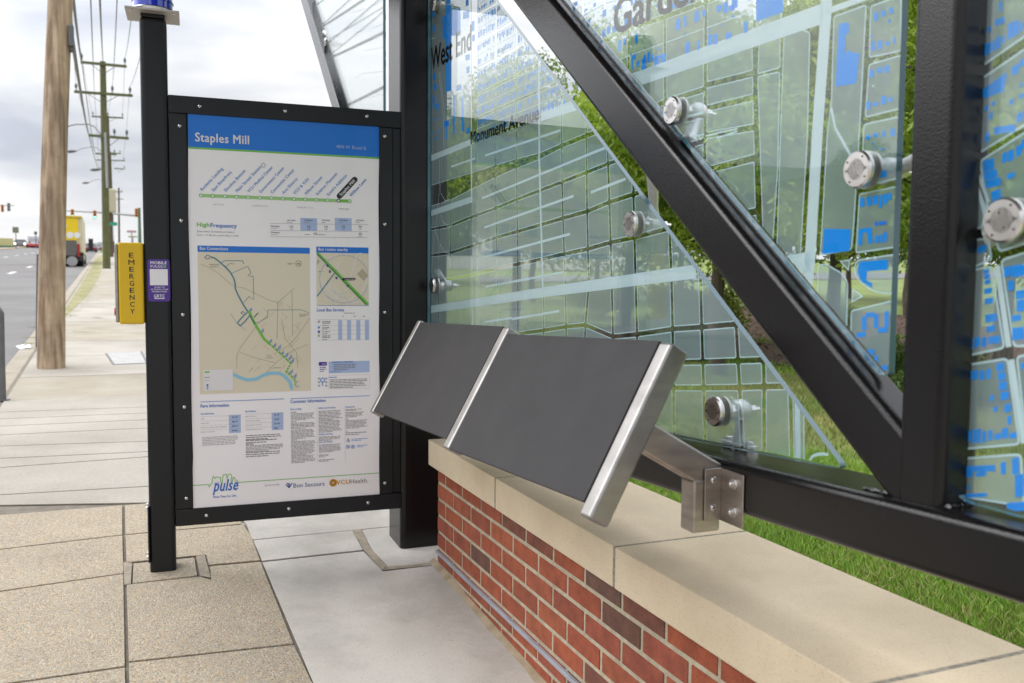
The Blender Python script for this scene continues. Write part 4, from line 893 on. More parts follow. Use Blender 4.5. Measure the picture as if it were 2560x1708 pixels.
# black cable cover on the street side low down
mb = MB(); zt0, zt1 = S(372, 1408)[2], S(372, 1268)[2]; q = P0s - BD * .006; mb.box([q[0], q[1], zt0], BD * .005, BN * .085, UP * (zt1 - zt0)); mb.build('cover_plate', INK, post, bevel=.001)
for zq in (zt0 + .02, zt1 - .005):
    for bq in (.015, .07): mb = MB(); mb.lathe([*(q + BN * bq)[:2], zq], -BD, [(0, .006), (.006, .005)], 12); mb.build('cover_screw', CHROME, post)

# emergency call box
def bquad(x0, y0, x1, y1, o): return S(x0, y0, o), S(x1, y1, o)
e0, e1_ = S(303, 811), S(363, 607); ew = (e1_ - e0) @ BD; ez0, ez1 = e0[2], e1_[2]
right = P1s - BD * pw
ebx = thing('emergency_call_box', [*(right - BD * .045)[:2], ez0], 'yellow emergency call box fixed to the street side of the black post', 'call box')
o_ = right - BD * (ew + .0) + BN * .002
mb = MB(); mb.box([o_[0], o_[1], ez0], BD * (ew - .001), BN * .15, UP * (ez1 - ez0)); mb.build('housing', YEL, ebx, bevel=.008, seg=4)
mb = MB(); q = o_ - BD * .012 + BN * .004; mb.box([q[0], q[1], ez0 + .006], BD * .0118, BN * .142, UP * (ez1 - ez0 - .012)); mb.build('face_plate', STEEL, ebx, bevel=.005, seg=4)
mb = MB(); q = o_ - BD * .0125 + BN * .05; mb.lathe([q[0], q[1], ez0 + .045], -BD, [(0, .016), (.006, .015)], 24); mb.build('call_button', mat('red_button', (.5, .02, .02), rough=.4), ebx, smooth=True)
mb = MB(); hh = (ez1 - ez0)
ys = [(332 - 280, 0)]
for k, ch in enumerate('EMERGENCY'):
    zb = S(332, 580 + (388 + k * 105.8) / 6.032)[2]; cc = o_ + BD * ew * (.52) - BN * .0006
    add_text(mb, ch, np.array([cc[0], cc[1], zb]), BD, UP, width=.0148 if ch not in 'MN' else (.0195 if ch == 'M' else .0158), cap=.0186, bold=.014, center=True)
mb.build('lettering', INK, ebx)

# sticker
sa_, sb_ = S(370.2, 754), S(424.2, 649); sw, sh = (sb_ - sa_) @ BD, sb_[2] - sa_[2]; so_ = sa_ - BN * .0012
stk = thing('transit_sticker', so_, 'purple mobile pass sticker on the black post beside the yellow call box', 'sticker')
def sxy(u, v, l=0): return so_ + BD * (u * sw) + UP * (v * sh) - BN * (.0004 * l)
mb = MB(); mb.poly([sxy(u, v) for u, v in round_poly([(0, 0), (1, 0), (1, 1), (0, 1)], .11, 5)][::1]); mb.poly([sxy(u, v, 1) for u, v in ((.10, .385), (.90, .385), (.90, .77), (.10, .77))], 1)
add_text(mb, 'MOBILE', sxy(.14, .885, 1), BD, UP, width=sw * .72, cap=sh * .072, mi=1, bold=True)
add_text(mb, 'PASS', sxy(.14, .80, 1), BD, UP, width=sw * .54, cap=sh * .065, mi=1); add_text(mb, '»', sxy(.70, .80, 1), BD, UP, width=sw * .14, cap=sh * .10, mi=2, bold=True)
for k, s_ in enumerate(('SCAN TO', 'ACTIVATE YOUR', 'MOBILE PASS')): add_text(mb, s_, sxy(.52, .325 - k * .052, 1), BD, UP, width=sw * (.46, .78, .66)[k], cap=sh * .032, mi=1, bold=True, center=True)
add_text(mb, 'GRTC', sxy(.27, .095, 1), BD, UP, width=sw * .48, cap=sh * .078, mi=1, bold=True); mb.poly([sxy(u, v, 1) for u, v in ((.28, .062), (.74, .062), (.74, .08), (.28, .08))], 1)
mb.build('vinyl', [PURP, WHITE, mat('lime_print', (.2, .6, .1), rough=.5)], stk)

# board frame
bz0, bz1 = .302, 1.911; bu0, bu1 = .0008, .868
board = thing('information_board', P1s + BD * .43 + UP * .17, 'black framed bus stop information board titled Staples Mill between the post and the big column', 'information board')
def BP(u, z, o=0.): q = P1s + BD * u + BN * o; return np.array([q[0], q[1], z])
u_in0, u_in1, z_in0, z_in1 = .0625, .782, .3665, 1.847
for nm, a, b, c_, d in (('frame_rail', bu0, bu1, z_in1, bz1), ('frame_rail', bu0, bu1, bz0, z_in0)):
    mb = MB(); mb.box(BP(a, c_, .006), BD * (b - a), BN * .05, UP * (d - c_)); mb.build(nm, BLACKF, board, bevel=.0025, seg=2)
for a, b in ((bu0, u_in0), (u_in1, bu1 - .034)):
    mb = MB(); mb.box(BP(a, z_in0 + .0015, .006), BD * (b - a), BN * .05, UP * (z_in1 - z_in0 - .003)); mb.build('frame_stile', BLACKF, board, bevel=.0025, seg=2)
mb = MB(); mb.box(BP(bu1 - .0325, z_in0 + .0015, .012), BD * .032, BN * .05, UP * (z_in1 - z_in0 - .003)); mb.build('frame_stile', BLACKF, board, bevel=.003, seg=2)
mb = MB(); mb.box(BP(.03, .33, .045), BD * .80, BN * .012, UP * 1.55); mb.build('back_panel', BLACKF, board)
for zq in (.62, 1.6): mb = MB(); mb.box(BP(bu1 - .002, zq, .02), BD * .03, BN * .03, UP * .05); mb.build('mounting_tab', BLACKF, board)
for x, y in ((499, 266), (713, 278), (917, 291), (449, 315), (453, 552), (457, 787), (461, 1018), (466, 1246), (962, 341), (962, 561), (962, 781), (962, 1208), (516, 1289), (722, 1272), (920, 1257)):
    q = S(x, y, .006); mb = MB(); mb.lathe(q - BN * .0, -BN, [(0, .0062), (.0018, .0060), (.0034, .0042), (.0040, .0018), (.0030, 0)], 18); mb.build('screw', CHROME, board, smooth=True)

# poster with its print
POF = .0125
PSTR = mat('poster_paper', (.88, .85, .86), rough=.45, coat=.6, noise=.012, nscale=3)
def rgb(*c): return tuple(((v / 255 + .055) / 1.055) ** 2.4 if v > 10 else v / 3294 for v in c)
PM = [PSTR, mat('print_blue', rgb(0, 112, 208), rough=.5, coat=.2), mat('print_green', rgb(110, 185, 60), rough=.45, coat=.5), mat('print_text_blue', rgb(40, 105, 190), rough=.5), mat('print_sand', rgb(218, 208, 184), rough=.5, coat=.5), mat('print_grey', rgb(120, 117, 122), rough=.5),
      mat('print_pale_blue', rgb(170, 188, 222), rough=.5), mat('print_ink', rgb(38, 38, 44), rough=.5), mat('print_river', rgb(140, 195, 220), rough=.5), mat('print_gold', rgb(205, 145, 20), rough=.5), mat('print_white', (.74, .72, .73), rough=.5), mat('print_teal', rgb(60, 125, 145), rough=.5), mat('print_navy', rgb(38, 70, 140), rough=.5), mat('print_purple', rgb(70, 45, 150), rough=.5), mat('print_light_grey', rgb(165, 160, 163), rough=.5), mat('print_pale_green', rgb(150, 200, 125), rough=.5), mat('print_sand_dark', rgb(176, 168, 144), rough=.5), mat('print_soft_blue', rgb(105, 145, 205), rough=.5)]
pm = MB()
def PX(x, y): q = S(x, y, POF); return ((q - P1s) @ BD, q[2])
def PL(u, z, l): return BP(u, z, POF - .0004 * l)
npz = 30                                            # the sheet is slightly wavy at its edges
edgeL = [(u_in0 + .0015 + .0035 * (.5 + .5 * math.sin(k * .45 + 1)) * (k / npz > .1), z_in0 + (z_in1 - z_in0) * k / npz) for k in range(npz + 1)]
edgeR = [(u_in1 - .001 - .0028 * (.5 + .5 * math.sin(k * .6)) * (k / npz < .9), z_in0 + (z_in1 - z_in0) * k / npz) for k in range(npz + 1)]
for k in range(npz): pm.poly([PL(*edgeL[k], 0), PL(*edgeR[k], 0), PL(*edgeR[k + 1], 0), PL(*edgeL[k + 1], 0)])
class Map:                                          # pixels of one enlarged view of the board
    def __init__(s, x0, y0, k): s.a = (x0, y0, k)
    def __call__(s, x, y): return PX(s.a[0] + x / s.a[2], s.a[1] + y / s.a[2])
zP = Map(400, 220, 3.1355); zQ = Map(440, 560, 3.4845); zR = Map(420, 960, 3.917)
def rect(p, q, mi, l=1): pm.poly([PL(p[0], q[1], l), PL(q[0], q[1], l), PL(q[0], p[1], l), PL(p[0], p[1], l)], mi)      # p top-left, q bottom-right
def line(pts, w_, mi, l=2):                        # a stroke with mitred corners
    P = [np.array(p, float) for p in pts]; P = [p for k, p in enumerate(P) if k == 0 or np.linalg.norm(p - P[k - 1]) > 1e-6]
    if len(P) < 2: return
    D = [(b - a) / np.linalg.norm(b - a) for a, b in zip(P[:-1], P[1:])]; Lf, Rt = [], []
    for k, p in enumerate(P):
        d0 = D[max(k - 1, 0)]; d1 = D[min(k, len(D) - 1)]; n0 = np.array([-d0[1], d0[0]]); n1 = np.array([-d1[1], d1[0]]); m = n0 + n1; q = m * (w_ / 2 / max(1 + n0 @ n1, .5)); Lf.append(p + q); Rt.append(p - q)
    for k in range(len(P) - 1): pm.poly([PL(*Rt[k], l), PL(*Rt[k + 1], l), PL(*Lf[k + 1], l), PL(*Lf[k], l)], mi)
def txt(s, a, b, cap, mi, bold=False, l=3, ang=None):
    """from baseline start a to baseline end b in board metres"""
    a, b = np.array(a), np.array(b); d = b - a; wd = np.linalg.norm(d)
    if ang is None: cap = cap * .80
    if ang is None: d = np.array([1., 0.]); wd = abs((b - a)[0])
    else: d = d / wd
    ax = BD * d[0] + UP * d[1]; ay = -BD * d[1] + UP * d[0]; add_text(pm, s, PL(a[0], a[1], l), ax, ay, width=wd, cap=cap, mi=mi, bold=bold)
def disc(c_, r, mi, l, n=20, ring=None):
    P = [(c_[0] + r * math.cos(2 * math.pi * k / n), c_[1] + r * math.sin(2 * math.pi * k / n)) for k in range(n)]
    if ring is None: pm.poly([PL(*p, l) for p in P], mi)
    else:
        Q = [(c_[0] + ring * math.cos(2 * math.pi * k / n), c_[1] + ring * math.sin(2 * math.pi * k / n)) for k in range(n)]
        for k in range(n): pm.poly([PL(*P[k], l), PL(*P[(k + 1) % n], l), PL(*Q[(k + 1) % n], l), PL(*Q[k], l)], mi)
rp = random.Random(3)
def para(p, q, nl, mi=5, last=.6, lw=.42):          # a block of unreadable small print: broken lines
    (x0, y0), (x1, y1) = p, q; dy = (y0 - y1) / nl
    for i in range(nl):
        xe = x0 + (x1 - x0) * (last if i == nl - 1 else rp.uniform(.88, 1)); x = x0; y = y0 - dy * (i + .5)
        while x < xe - .004:
            w_ = min(rp.uniform(.006, .02), xe - x); pm.poly([PL(x, y - dy * lw / 2, 2), PL(x + w_, y - dy * lw / 2, 2), PL(x + w_, y + dy * lw / 2, 2), PL(x, y + dy * lw / 2, 2)], mi); x += w_ + .0022
# header
gl = zP(210, 460)[1]
rect((edgeL[-1][0], z_in1), (edgeR[-1][0], gl), 1); rect((edgeL[-2][0], gl), (edgeR[-1][0], gl - .007), 2, 1)
txt('Staples Mill', zP(278, 418), zP(697, 435), .042, 10, True); txt('4896 W. Broad St', zP(1382, 472), zP(1618, 478), .017, 6)
# route line
stn = ['Rocketts Landing', 'East Riverfront', 'Shockoe Bottom', 'Main Street Station', 'VCU Medical Center', 'Government Center', 'Convention Center', 'Arts District', 'VCU & VUU', 'Allison Street', 'Science Museum', "Scott's Addition", 'Staples Mill', 'Willow Lawn']
ends = [(500, 640), (568, 668), (676, 655), (800, 628), (892, 628), (980, 632), (1056, 648), (1080, 715), (1168, 716), (1272, 702), (1390, 678), (1466, 690), (1518, 712), (1614, 718)]
sx = [322, 413, 508, 600, 690, 782, 873, 962, 1050, 1138, 1226, 1313, 1399, 1486]; zl = zP(322, 843)[1]
pts = [zP(x, 843 + (x - 322) * .0265) for x in sx]
for k in range(13): line([(pts[k][0], zl), (pts[k + 1][0], zl)], .0125, 15 if k < 12 else 2, 1)
for k, (x, s_) in enumerate(zip(sx, stn)):
    cx_ = pts[k][0]; disc((cx_, zl), .0078, 10, 2); disc((cx_, zl), .0075, 7 if k == 12 else 2, 3, ring=.0048)
    a = (cx_ + (.004 if k < 12 else .006), zl + .0165); e = zP(*ends[k]); L_ = math.hypot(e[0] - a[0], e[1] - a[1]); d = (math.cos(math.radians(48)), math.sin(math.radians(48)))
    if k == 12:
        p0 = np.array([a[0] - .002, a[1] + .002]); p1 = p0 + np.array(d) * L_; line([tuple(p0), tuple(p1)], .022, 7, 2); disc(tuple(p0), .011, 7, 2); disc(tuple(p1), .011, 7, 2)
        q0 = p0 + np.array(d) * .004 + np.array([d[1], -d[0]]) * .0055; txt(s_, q0, q0 + np.array(d) * (L_ - .008), .0118, 10, True, 4, ang=1)
    else: txt(s_, a, (a[0] + d[0] * L_, a[1] + d[1] * L_), .0118, 17 if k < 12 else 3, True, 3, ang=1)
disc(zP(810, 607), .0085, 14, 2, ring=.006)
for s_, x, w2 in (('EAST END', 460, 84), ('DOWNTOWN', 785, 116), ('MUSEUM / VCU', 1138, 130), ('WEST END', 1441, 82)): 
    a = zP(x - w2 / 2, 906); b = zP(x + w2 / 2, 906); txt(s_, (a[0], zl - .034), (b[0], zl - .034), .0072, 14 if x < 1400 else 5, l=2)
# high frequency and the timetable
txt('High', zP(290, 1086), zP(386, 1089), .020, 2, True); txt('Frequency', zP(397, 1092), zP(600, 1096), .020, 3, True)
txt('Buses every 15 minutes (or better)', zP(291, 1130), zP(582, 1134), .0088, 5); txt('6 am - 11:30 pm, seven days a week', zP(291, 1158), zP(618, 1162), .0088, 5)
for x in (1100, 1370): rect(zP(x, 1018), zP(x + 132, 1122), 6, 1)
for y in (1063, 1118, 1166): line([zP(866, y), zP(1632, y + 8)], .0014, 14, 2)
for x, s_ in ((1030, 'AM PEAK'), (1166, 'MIDDAY'), (1302, 'PM PEAK'), (1437, 'OFF PEAK'), (1569, 'LATE NIGHT')): txt(s_, zP(x - 33, 1042), zP(x + 33, 1042), .0062, 7, True); para(zP(x - 35, 1050), zP(x + 35, 1060), 1)
for x, s_ in ((1030, '10'), (1166, '15'), (1302, '10'), (1437, '15'), (1569, '30')): txt(s_, zP(x - 13, 1096), zP(x + 13, 1096), .0115, 7); txt('MIN', zP(x - 10, 1110), zP(x + 10, 1110), .004, 7, True)
txt('30', zP(1556, 1152), zP(1582, 1152), .0115, 7); txt('MIN', zP(1560, 1166), zP(1580, 1166), .004, 7, True)
txt('15', zP(1206, 1152), zP(1230, 1152), .0115, 7, True); para(zP(1135, 1144), zP(1200, 1154), 1, 7); para(zP(1236, 1146), zP(1336, 1156), 1, 7)
for y, s_ in ((1088, 'Weekday'), (1137, 'Weekends')): txt(s_, zP(868, y), zP(938, y), .0068, 7, True); para(zP(868, y + 9), zP(956, y + 18), 1)
# main map
mA = zQ(187, 188); mB = zQ(1166, 245); rect(mA, (mB[0], zQ(187, 243)[1]), 1); txt('Bus Connections', zQ(208, 225), zQ(452, 228), .0155, 10, True)
mC = zQ(1170, 1448); mlow = zR(318, 102)[1]; rect((mA[0], zQ(187, 243)[1]), (mB[0], mlow), 4, 1)
def ZL(pts, w_, mi, l=3): line([zQ(*p) for p in pts], w_, mi, l)
for p in ([(210, 350), (300, 385), (370, 430), (470, 520), (520, 545), (600, 562), (700, 610), (800, 660), (900, 690)], [(530, 1260), (530, 1150), (560, 1080), (640, 970), (720, 860), (800, 800)], [(1165, 820), (1060, 970), (980, 1060), (860, 1130)], [(560, 1120), (700, 1170), (860, 1210)], [(780, 1300), (880, 1200), (1020, 1100), (1150, 1050)], [(880, 690), (1030, 560)], [(920, 830), (950, 1000), (1050, 1120), (1060, 1260)], [(1010, 580), (1015, 980)], [(885, 680), (880, 1000)], [(475, 780), (520, 850), (610, 930)]): ZL(p, .0022, 16, 2)
for k in range(46):
    x, y = rp.uniform(620, 1060), rp.uniform(680, 1380); a = rp.choice((.7, .75, -.85, -.8)); d = rp.uniform(25, 80)
    if x - 620 > (1380 - y) * .1: ZL([(x, y), (x + d * math.cos(a), y + d * math.sin(a))], .0011, 16, 2)
ZL([(300, 285), (340, 300), (390, 340), (440, 385), (480, 430), (505, 480), (515, 520), (515, 560), (540, 620), (590, 710), (630, 770)], .0052, 11); ZL([(270, 275), (250, 290), (270, 308), (292, 300), (290, 275), (262, 272)], .002, 12)
ZL([(395, 335), (430, 318), (500, 322), (520, 320), (580, 322), (590, 350)], .0022, 11); ZL([(430, 375), (470, 345), (510, 350)], .0016, 11); ZL([(485, 430), (610, 375), (625, 372), (652, 425), (625, 450), (672, 458), (678, 660), (635, 632), (590, 685)], .0018, 11)
ZL([(620, 770), (560, 830), (535, 865), (560, 888), (600, 850), (640, 800)], .0042, 11); ZL([(590, 790), (565, 775), (580, 762), (600, 775)], .002, 12); ZL([(640, 790), (660, 830), (690, 870)], .0035, 12, 4)
ZL([(690, 860), (725, 855), (795, 815), (800, 750), (1090, 748), (1160, 775)], .0016, 11)
ZL([(632, 755), (680, 860), (735, 950), (770, 1005), (815, 1045)], .0095, 2, 4)
gs = [(815, 1045), (905, 1125), (1000, 1215), (960, 1285), (1035, 1355), (1040, 1415)]; ZL(gs, .0062, 2, 4)
for (a, b) in zip(gs[:-1], gs[1:]):
    for k in range(3): t_ = (k + .5) / 3; q = zQ(a[0] + (b[0] - a[0]) * t_, a[1] + (b[1] - a[1]) * t_); disc(q, .0022, 10, 5, 8)
ZL([(497, 1310), (560, 1340), (620, 1358), (700, 1352), (760, 1318), (820, 1300), (900, 1300), (945, 1325), (990, 1375), (1010, 1440)], .0125, 8, 3)
disc(zQ(1067, 345), .0115, 7, 3, ring=.0102); txt('N', zQ(1057, 354), zQ(1078, 354), .0082, 7, True); para(zQ(970, 338), zQ(1030, 356), 2)
for x, y, s_, w2 in ((290, 358, 'HENRICO', 88), (296, 378, 'COUNTY', 76), (790, 1152, 'THE', 40), (782, 1172, 'DISTRICT', 72)): txt(s_, zQ(x, y), zQ(x + w2, y), .0058, 7 if x < 500 else 5)
para(zQ(848, 1248), zQ(965, 1258), 1); para(zQ(1075, 782), zQ(1155, 808), 3); disc(zQ(942, 1232), .0022, 9, 4, 8)
def ptxt(x, y, d, mi=17, ang=50):
    a = math.radians(ang); p = zQ(x, y); q = (p[0] + math.cos(a) * d, p[1] + math.sin(a) * d); line([p, q], .0032, mi, 4); 
for x, y, d in ((640, 755, .014), (740, 940, .016), (812, 1030, .016), (848, 1065, .016), (884, 1090, .022), (918, 1130, .014), (948, 1155, .02), (978, 1180, .022), (1000, 1205, .02), (990, 1300, .02), (1025, 1335, .018)): ptxt(x, y, d); ptxt(x + 8, y + 6, d * .7)
ptxt(680, 815, .024, 7); para(zQ(1045, 1370), zQ(1088, 1385), 2, 17); para(zQ(1045, 1408), zQ(1085, 1425), 2, 17)
# legend
rect(zQ(238, 1272), zQ(498, 1446), 10, 3); rect(zQ(250, 1284), zQ(292, 1297), 2, 4); line([zQ(250, 1337), zQ(295, 1336)], .002, 12, 4); line([zQ(250, 1363), zQ(295, 1362)], .0014, 14, 4)
for y0, y1, n in ((1282, 1310, 3), (1328, 1344, 2), (1356, 1368, 1), (1396, 1404, 1), (1410, 1420, 1), (1428, 1436, 1)): 
    a, b = zQ(306, y0), zQ(430 if n != 3 else 470, y1); sv = pm; para((a[0], a[1]), (b[0], b[1]), n)
for y in (1402, 1416, 1434): disc(zQ(274, y), .0035, 12 if y < 1410 else 17, 4, 8)
# nearby map
nA = zQ(1222, 197); nB = zQ(1677, 250); nlow = zQ(1226, 706)[1]; rect(nA, (nB[0], zQ(1222, 250)[1]), 1); txt('Bus routes nearby', zQ(1241, 232), zQ(1496, 238), .0150, 10, True); rect((nA[0], zQ(1222, 250)[1]), (nB[0], nlow), 4, 1)
def NL(pts, w_, mi, l=3): line([zQ(*p) for p in pts], w_, mi, l)
for k in range(7): NL([(1262 + k * 38, 470 + k * 26), (1330 + k * 36 - 60 + 0, 560 + k * 18)], .0022, 10, 2)
for k in range(5): NL([(1265 + k * 8, 500 + k * 42), (1440 + k * 50 if k < 4 else 1600, 640 + k * 12)], .0022, 10, 2)
for p in ([(1450, 300), (1385, 410)], [(1470, 270), (1620, 255)], [(1580, 260), (1520, 470)], [(1640, 300), (1670, 350)], [(1675, 440), (1600, 640)], [(1260, 290), (1390, 290)], [(1300, 400), (1350, 300)], [(1240, 560), (1400, 700)], [(1500, 560), (1360, 690)], [(1580, 600), (1480, 700)]): NL(p, .0026, 10, 2)
arc = [(1465 + 215 * math.cos(t_ / 24 * 6.283), 480 + 208 * math.sin(t_ / 24 * 6.283)) for t_ in range(25)]
for a, b in zip(arc[:-1], arc[1:]):
    if 1226 < min(a[0], b[0]) and max(a[0], b[0]) < 1676 and a[1] < 700 and b[1] < 700: NL([a, b], .0014, 17, 2)
NL([(1228, 632), (1380, 430)], .0042, 11); NL([(1229, 262), (1658, 702)], .0036, 12, 4)
pm.poly([PL(*zQ(*p), 4) for p in ((1224, 250), (1244, 250), (1678, 690), (1678, 706), (1650, 706), (1224, 266))], 2)
pm.poly([PL(*zQ(*p), 3) for p in ((1576, 437), (1622, 388), (1678, 450), (1635, 497))], 16); pm.poly([PL(*zQ(*p), 3) for p in ((1228, 322), (1240, 312), (1252, 322), (1230, 358))], 16)
for x, y in ((1319, 360), (1340, 412), (1397, 468), (1497, 536)): disc(zQ(x, y), .0042, 12, 5, 6); rect(zQ(x - 8, y + 6), zQ(x + 8, y + 14), 12, 5)
line([zQ(1458, 482), zQ(1550, 481)], .0095, 7, 5); disc(zQ(1458, 482), .0047, 7, 5, 12); disc(zQ(1552, 481), .0047, 7, 5, 12); txt('Staples Mill', zQ(1470, 487), zQ(1550, 487), .0048, 10, True, 6)
line([zQ(1228, 711), zQ(1678, 711)], .0016, 12, 3); para(zQ(1240, 408), zQ(1292, 424), 2)
# local bus service
txt('Local Bus Service', zQ(1228, 762), zQ(1462, 760), .0160, 3, True)
for x in (1412, 1490, 1570, 1645): rect(zQ(x, 838), zQ(x + 36, 1010), 6, 1)
for y in (835, 890, 926, 962, 1012): line([zQ(1232, y), zQ(1684, y - 4)], .0008, 14, 2)
para(zQ(1460, 772), zQ(1638, 782), 1); 
for x in (1450, 1545, 1625): para(zQ(x, 800), zQ(x + 38, 809), 1, 7)
for y0, y1, n in ((845, 870, 2), (898, 912, 1), (934, 946, 1), (970, 995, 2)): para(zQ(1274, y0), zQ(1350, y1), n, 7, .9)
for y in (882, 916, 956, 1008): para(zQ(1274, y - 5), zQ(1366, y + 5), 1); [para(zQ(x, y - 5), zQ(x + 14, y + 3), 1, 7) for x in ((1424, 1464) if y != 956 else (1426, 1466, 1504, 1542, 1580, 1620, 1656))]
for y, m_ in ((852, 14), (902, 17), (940, 12), (975, 15)): disc(zQ(1244, y), .005, m_, 3, 6)
rect(zQ(1244, 1203), zQ(1314, 1234), 13, 2); txt('GRTC', zQ(1272, 1226), zQ(1308, 1226), .006, 10, True); rect(zQ(1330, 1200), zQ(1686, 1292), 6, 1); para(zQ(1360, 1194), zQ(1664, 1208), 1, 3); para(zQ(1372, 1218), zQ(1580, 1274), 4); para(zQ(1340, 1282), zQ(1490, 1292), 1, 17); para(zQ(1252, 1242), zQ(1310, 1290), 3, 13)
for p in ([(1330, 1322), (1686, 1310), (1688, 1430), (1332, 1432), (1330, 1322)],): line([zQ(*q) for q in p], .0007, 14, 2)
para(zQ(1334, 1330), zQ(1445, 1342), 1, 3); para(zQ(1340, 1352), zQ(1675, 1424), 6); disc(zQ(1277, 1360), .010, 17, 3, ring=.006); line([zQ(1277, 1374), zQ(1277, 1410)], .004, 17, 3)
for y in (1340, 1372, 1402): rect(zQ(1236, y), zQ(1254, y + 14), 14, 2); rect(zQ(1300, y), zQ(1318, y + 14), 14, 2)
# lower half
u0 = zR(318, 180)[0]; u1 = zR(1135, 143)[0]; zz_ = (zR(318, 180)[1] + zR(1135, 143)[1]) / 2; line([(u0, zz_), (u1, zz_)], .0026, 17, 2)
u2 = zR(1200, 136)[0]; u3 = zR(1978, 105)[0]; line([(u2, zz_), (u3, zz_)], .0026, 17, 2)
txt('Fare Information', zR(320, 232), zR(597, 220), .0165, 3, True); txt('Customer Information', zR(1200, 188), zR(1542, 174), .0165, 3, True)
txt('One Ride Fare', zR(320, 302), zR(452, 297), .0088, 3, True); txt('Fare Passes', zR(757, 278), zR(860, 274), .0088, 3, True)
rect(zR(596, 305), zR(714, 478), 6, 1); rect(zR(1014, 282), zR(1130, 448), 6, 1)
for k, s_ in enumerate(('$1.50', '$0.75', '$0.75', 'Free')): y = 333 + k * 43.5; txt(s_, zR(630, y), zR(680, y - 2), .0072, 7, True); txt(('Adult', 'Seniors 65+', 'Minors, persons with disabilities', 'Children 5 and under')[k], zR(322, y + 14), zR(322 + (34, 80, 255, 140)[k], y + 12), .0055, 5); line([zR(322, y - 25 + 12), zR(714, y - 25)], .0007, 14, 2)
for k, s_ in enumerate(('$1.75', '$3.50', '$17.50', '$60')): y = 310 + k * 43; txt(s_, zR(1042, y), zR(1042 + (46, 46, 56, 32)[k], y - 2), .0072, 7, True); txt(('One Ride Plus Pass', 'Unlimited Rides One Day Pass', 'Unlimited Rides 7 Days Pass', 'Unlimited Rides 30 Days Pass')[k], zR(758, y + 14), zR(758 + (112, 148, 160, 166)[k], y + 12), .0055, 5); line([zR(758, y - 12), zR(1130, y - 24)], .0007, 14, 2)
para(zR(335, 518), zR(694, 590), 6, 14, .9); para(zR(762, 498), zR(1118, 535), 3); para(zR(762, 545), zR(1095, 570), 2); para(zR(762, 583), zR(888, 593), 1, 7); para(zR(762, 600), zR(1130, 650), 5); para(zR(762, 665), zR(1130, 702), 3)
txt('How to Ride', zR(1200, 256), zR(1308, 252), .0088, 3, True); para(zR(1203, 272), zR(1286, 281), 1, 7); para(zR(1203, 287), zR(1442, 350), 6); para(zR(1203, 366), zR(1290, 374), 1, 7); para(zR(1203, 380), zR(1442, 432), 5); para(zR(1203, 448), zR(1442, 530), 8); para(zR(1205, 544), zR(1300, 552), 1, 7); para(zR(1205, 560), zR(1446, 690), 12); para(zR(1207, 702), zR(1446, 766), 6)
txt('Safety and Security', zR(1470, 244), zR(1640, 238), .0088, 3, True); para(zR(1474, 262), zR(1705, 350), 7); para(zR(1474, 358), zR(1705, 468), 9); txt('Holiday Service', zR(1474, 502), zR(1610, 497), .0088, 3, True); para(zR(1476, 515), zR(1690, 550), 4); txt('Lost and Found', zR(1474, 578), zR(1606, 572), .0088, 3, True); para(zR(1476, 592), zR(1708, 662), 7); para(zR(1476, 690), zR(1580, 716), 3); para(zR(1476, 738), zR(1640, 756), 2)
txt('Contact Us', zR(1736, 234), zR(1826, 230), .0088, 3, True); para(zR(1738, 246), zR(1908, 262), 2); para(zR(1738, 275), zR(1924, 322), 4); para(zR(1738, 340), zR(1800, 348), 1, 7); para(zR(1740, 354), zR(1960, 430), 7); para(zR(1740, 458), zR(1775, 465), 1, 7); para(zR(1740, 472), zR(1960, 494), 2)
for x in (1458, 1732): line([zR(x, 240), zR(x + 4, 770)], .0007, 14, 2)
disc(zR(1762, 556), .0058, 12, 3, ring=.0042); disc(zR(1764, 534), .0022, 12, 3, 10); line([zR(1764, 542), zR(1762, 552), zR(1774, 556), zR(1780, 566)], .0022, 12, 3); para(zR(1795, 534), zR(1956, 554), 2, 17)
for x in (1762, 1810): disc(zR(x, 615), .0078, 3, 3, ring=.0062); line([zR(x - 13, 604), zR(x + 13, 626)], .0018, 3, 3); disc(zR(x, 615), .003, 3, 3, 8)
para(zR(1850, 596), zR(1962, 618), 2, 17)
# foot: heartbeat skyline and sponsors
zg = (zR(243, 998)[1] + zR(2065, 868)[1]) / 2
def off(x, y): u, _ = zR(x, y); base = zR(x, 998 - (x - 243) * .0714)[1]; return (u, zg + (zR(x, y)[1] - base))
line([(edgeL[3][0], zg), off(395, 988), off(405, 1012), off(412, 1000), off(418, 986), off(430, 978), off(437, 922), off(445, 906), off(458, 930), off(470, 915), off(512, 918), off(522, 975), off(532, 973), off(536, 915), off(543, 893), off(560, 886), off(574, 890), off(578, 958), off(585, 900), off(596, 885), off(616, 885), off(624, 905), off(618, 960), off(632, 958), off(636, 920), off(654, 918), off(660, 970), off(676, 940), off(684, 966), (edgeR[3][0], zg)], .0026, 2, 3)
txt('GRTC', zR(454, 982), zR(502, 978), .0085, 3, True); 
a = zR(448, 1052); b = zR(678, 1040); k0 = len(pm.v); txt('pulse', (a[0], a[1]), (b[0], a[1]), .058, 3, True)
for k in range(k0, len(pm.v)): p = np.array(pm.v[k]); h_ = p[2] - a[1]; pm.v[k] = tuple(p + BD * h_ * .2)
txt('More Time For Life.', zR(445, 1118), zR(672, 1104), .0105, 3, True); txt('Sponsored By:', zR(948, 1000), zR(1094, 990), .0088, 5)
txt('Bon Secours', zR(1228, 1016), zR(1532, 1000), .0225, 12); 
for p in ([(1155, 985), (1185, 1015)], [(1215, 970), (1185, 1015)], [(1185, 970), (1186, 1018)], [(1165, 970), (1178, 985)]): line([zR(*q) for q in p], .0042, 12, 3)
disc(zR(1617, 968), .0155, 9, 3); disc(zR(1617, 968), .0105, 7, 4, ring=.0085); disc(zR(1617, 968), .005, 16, 4)
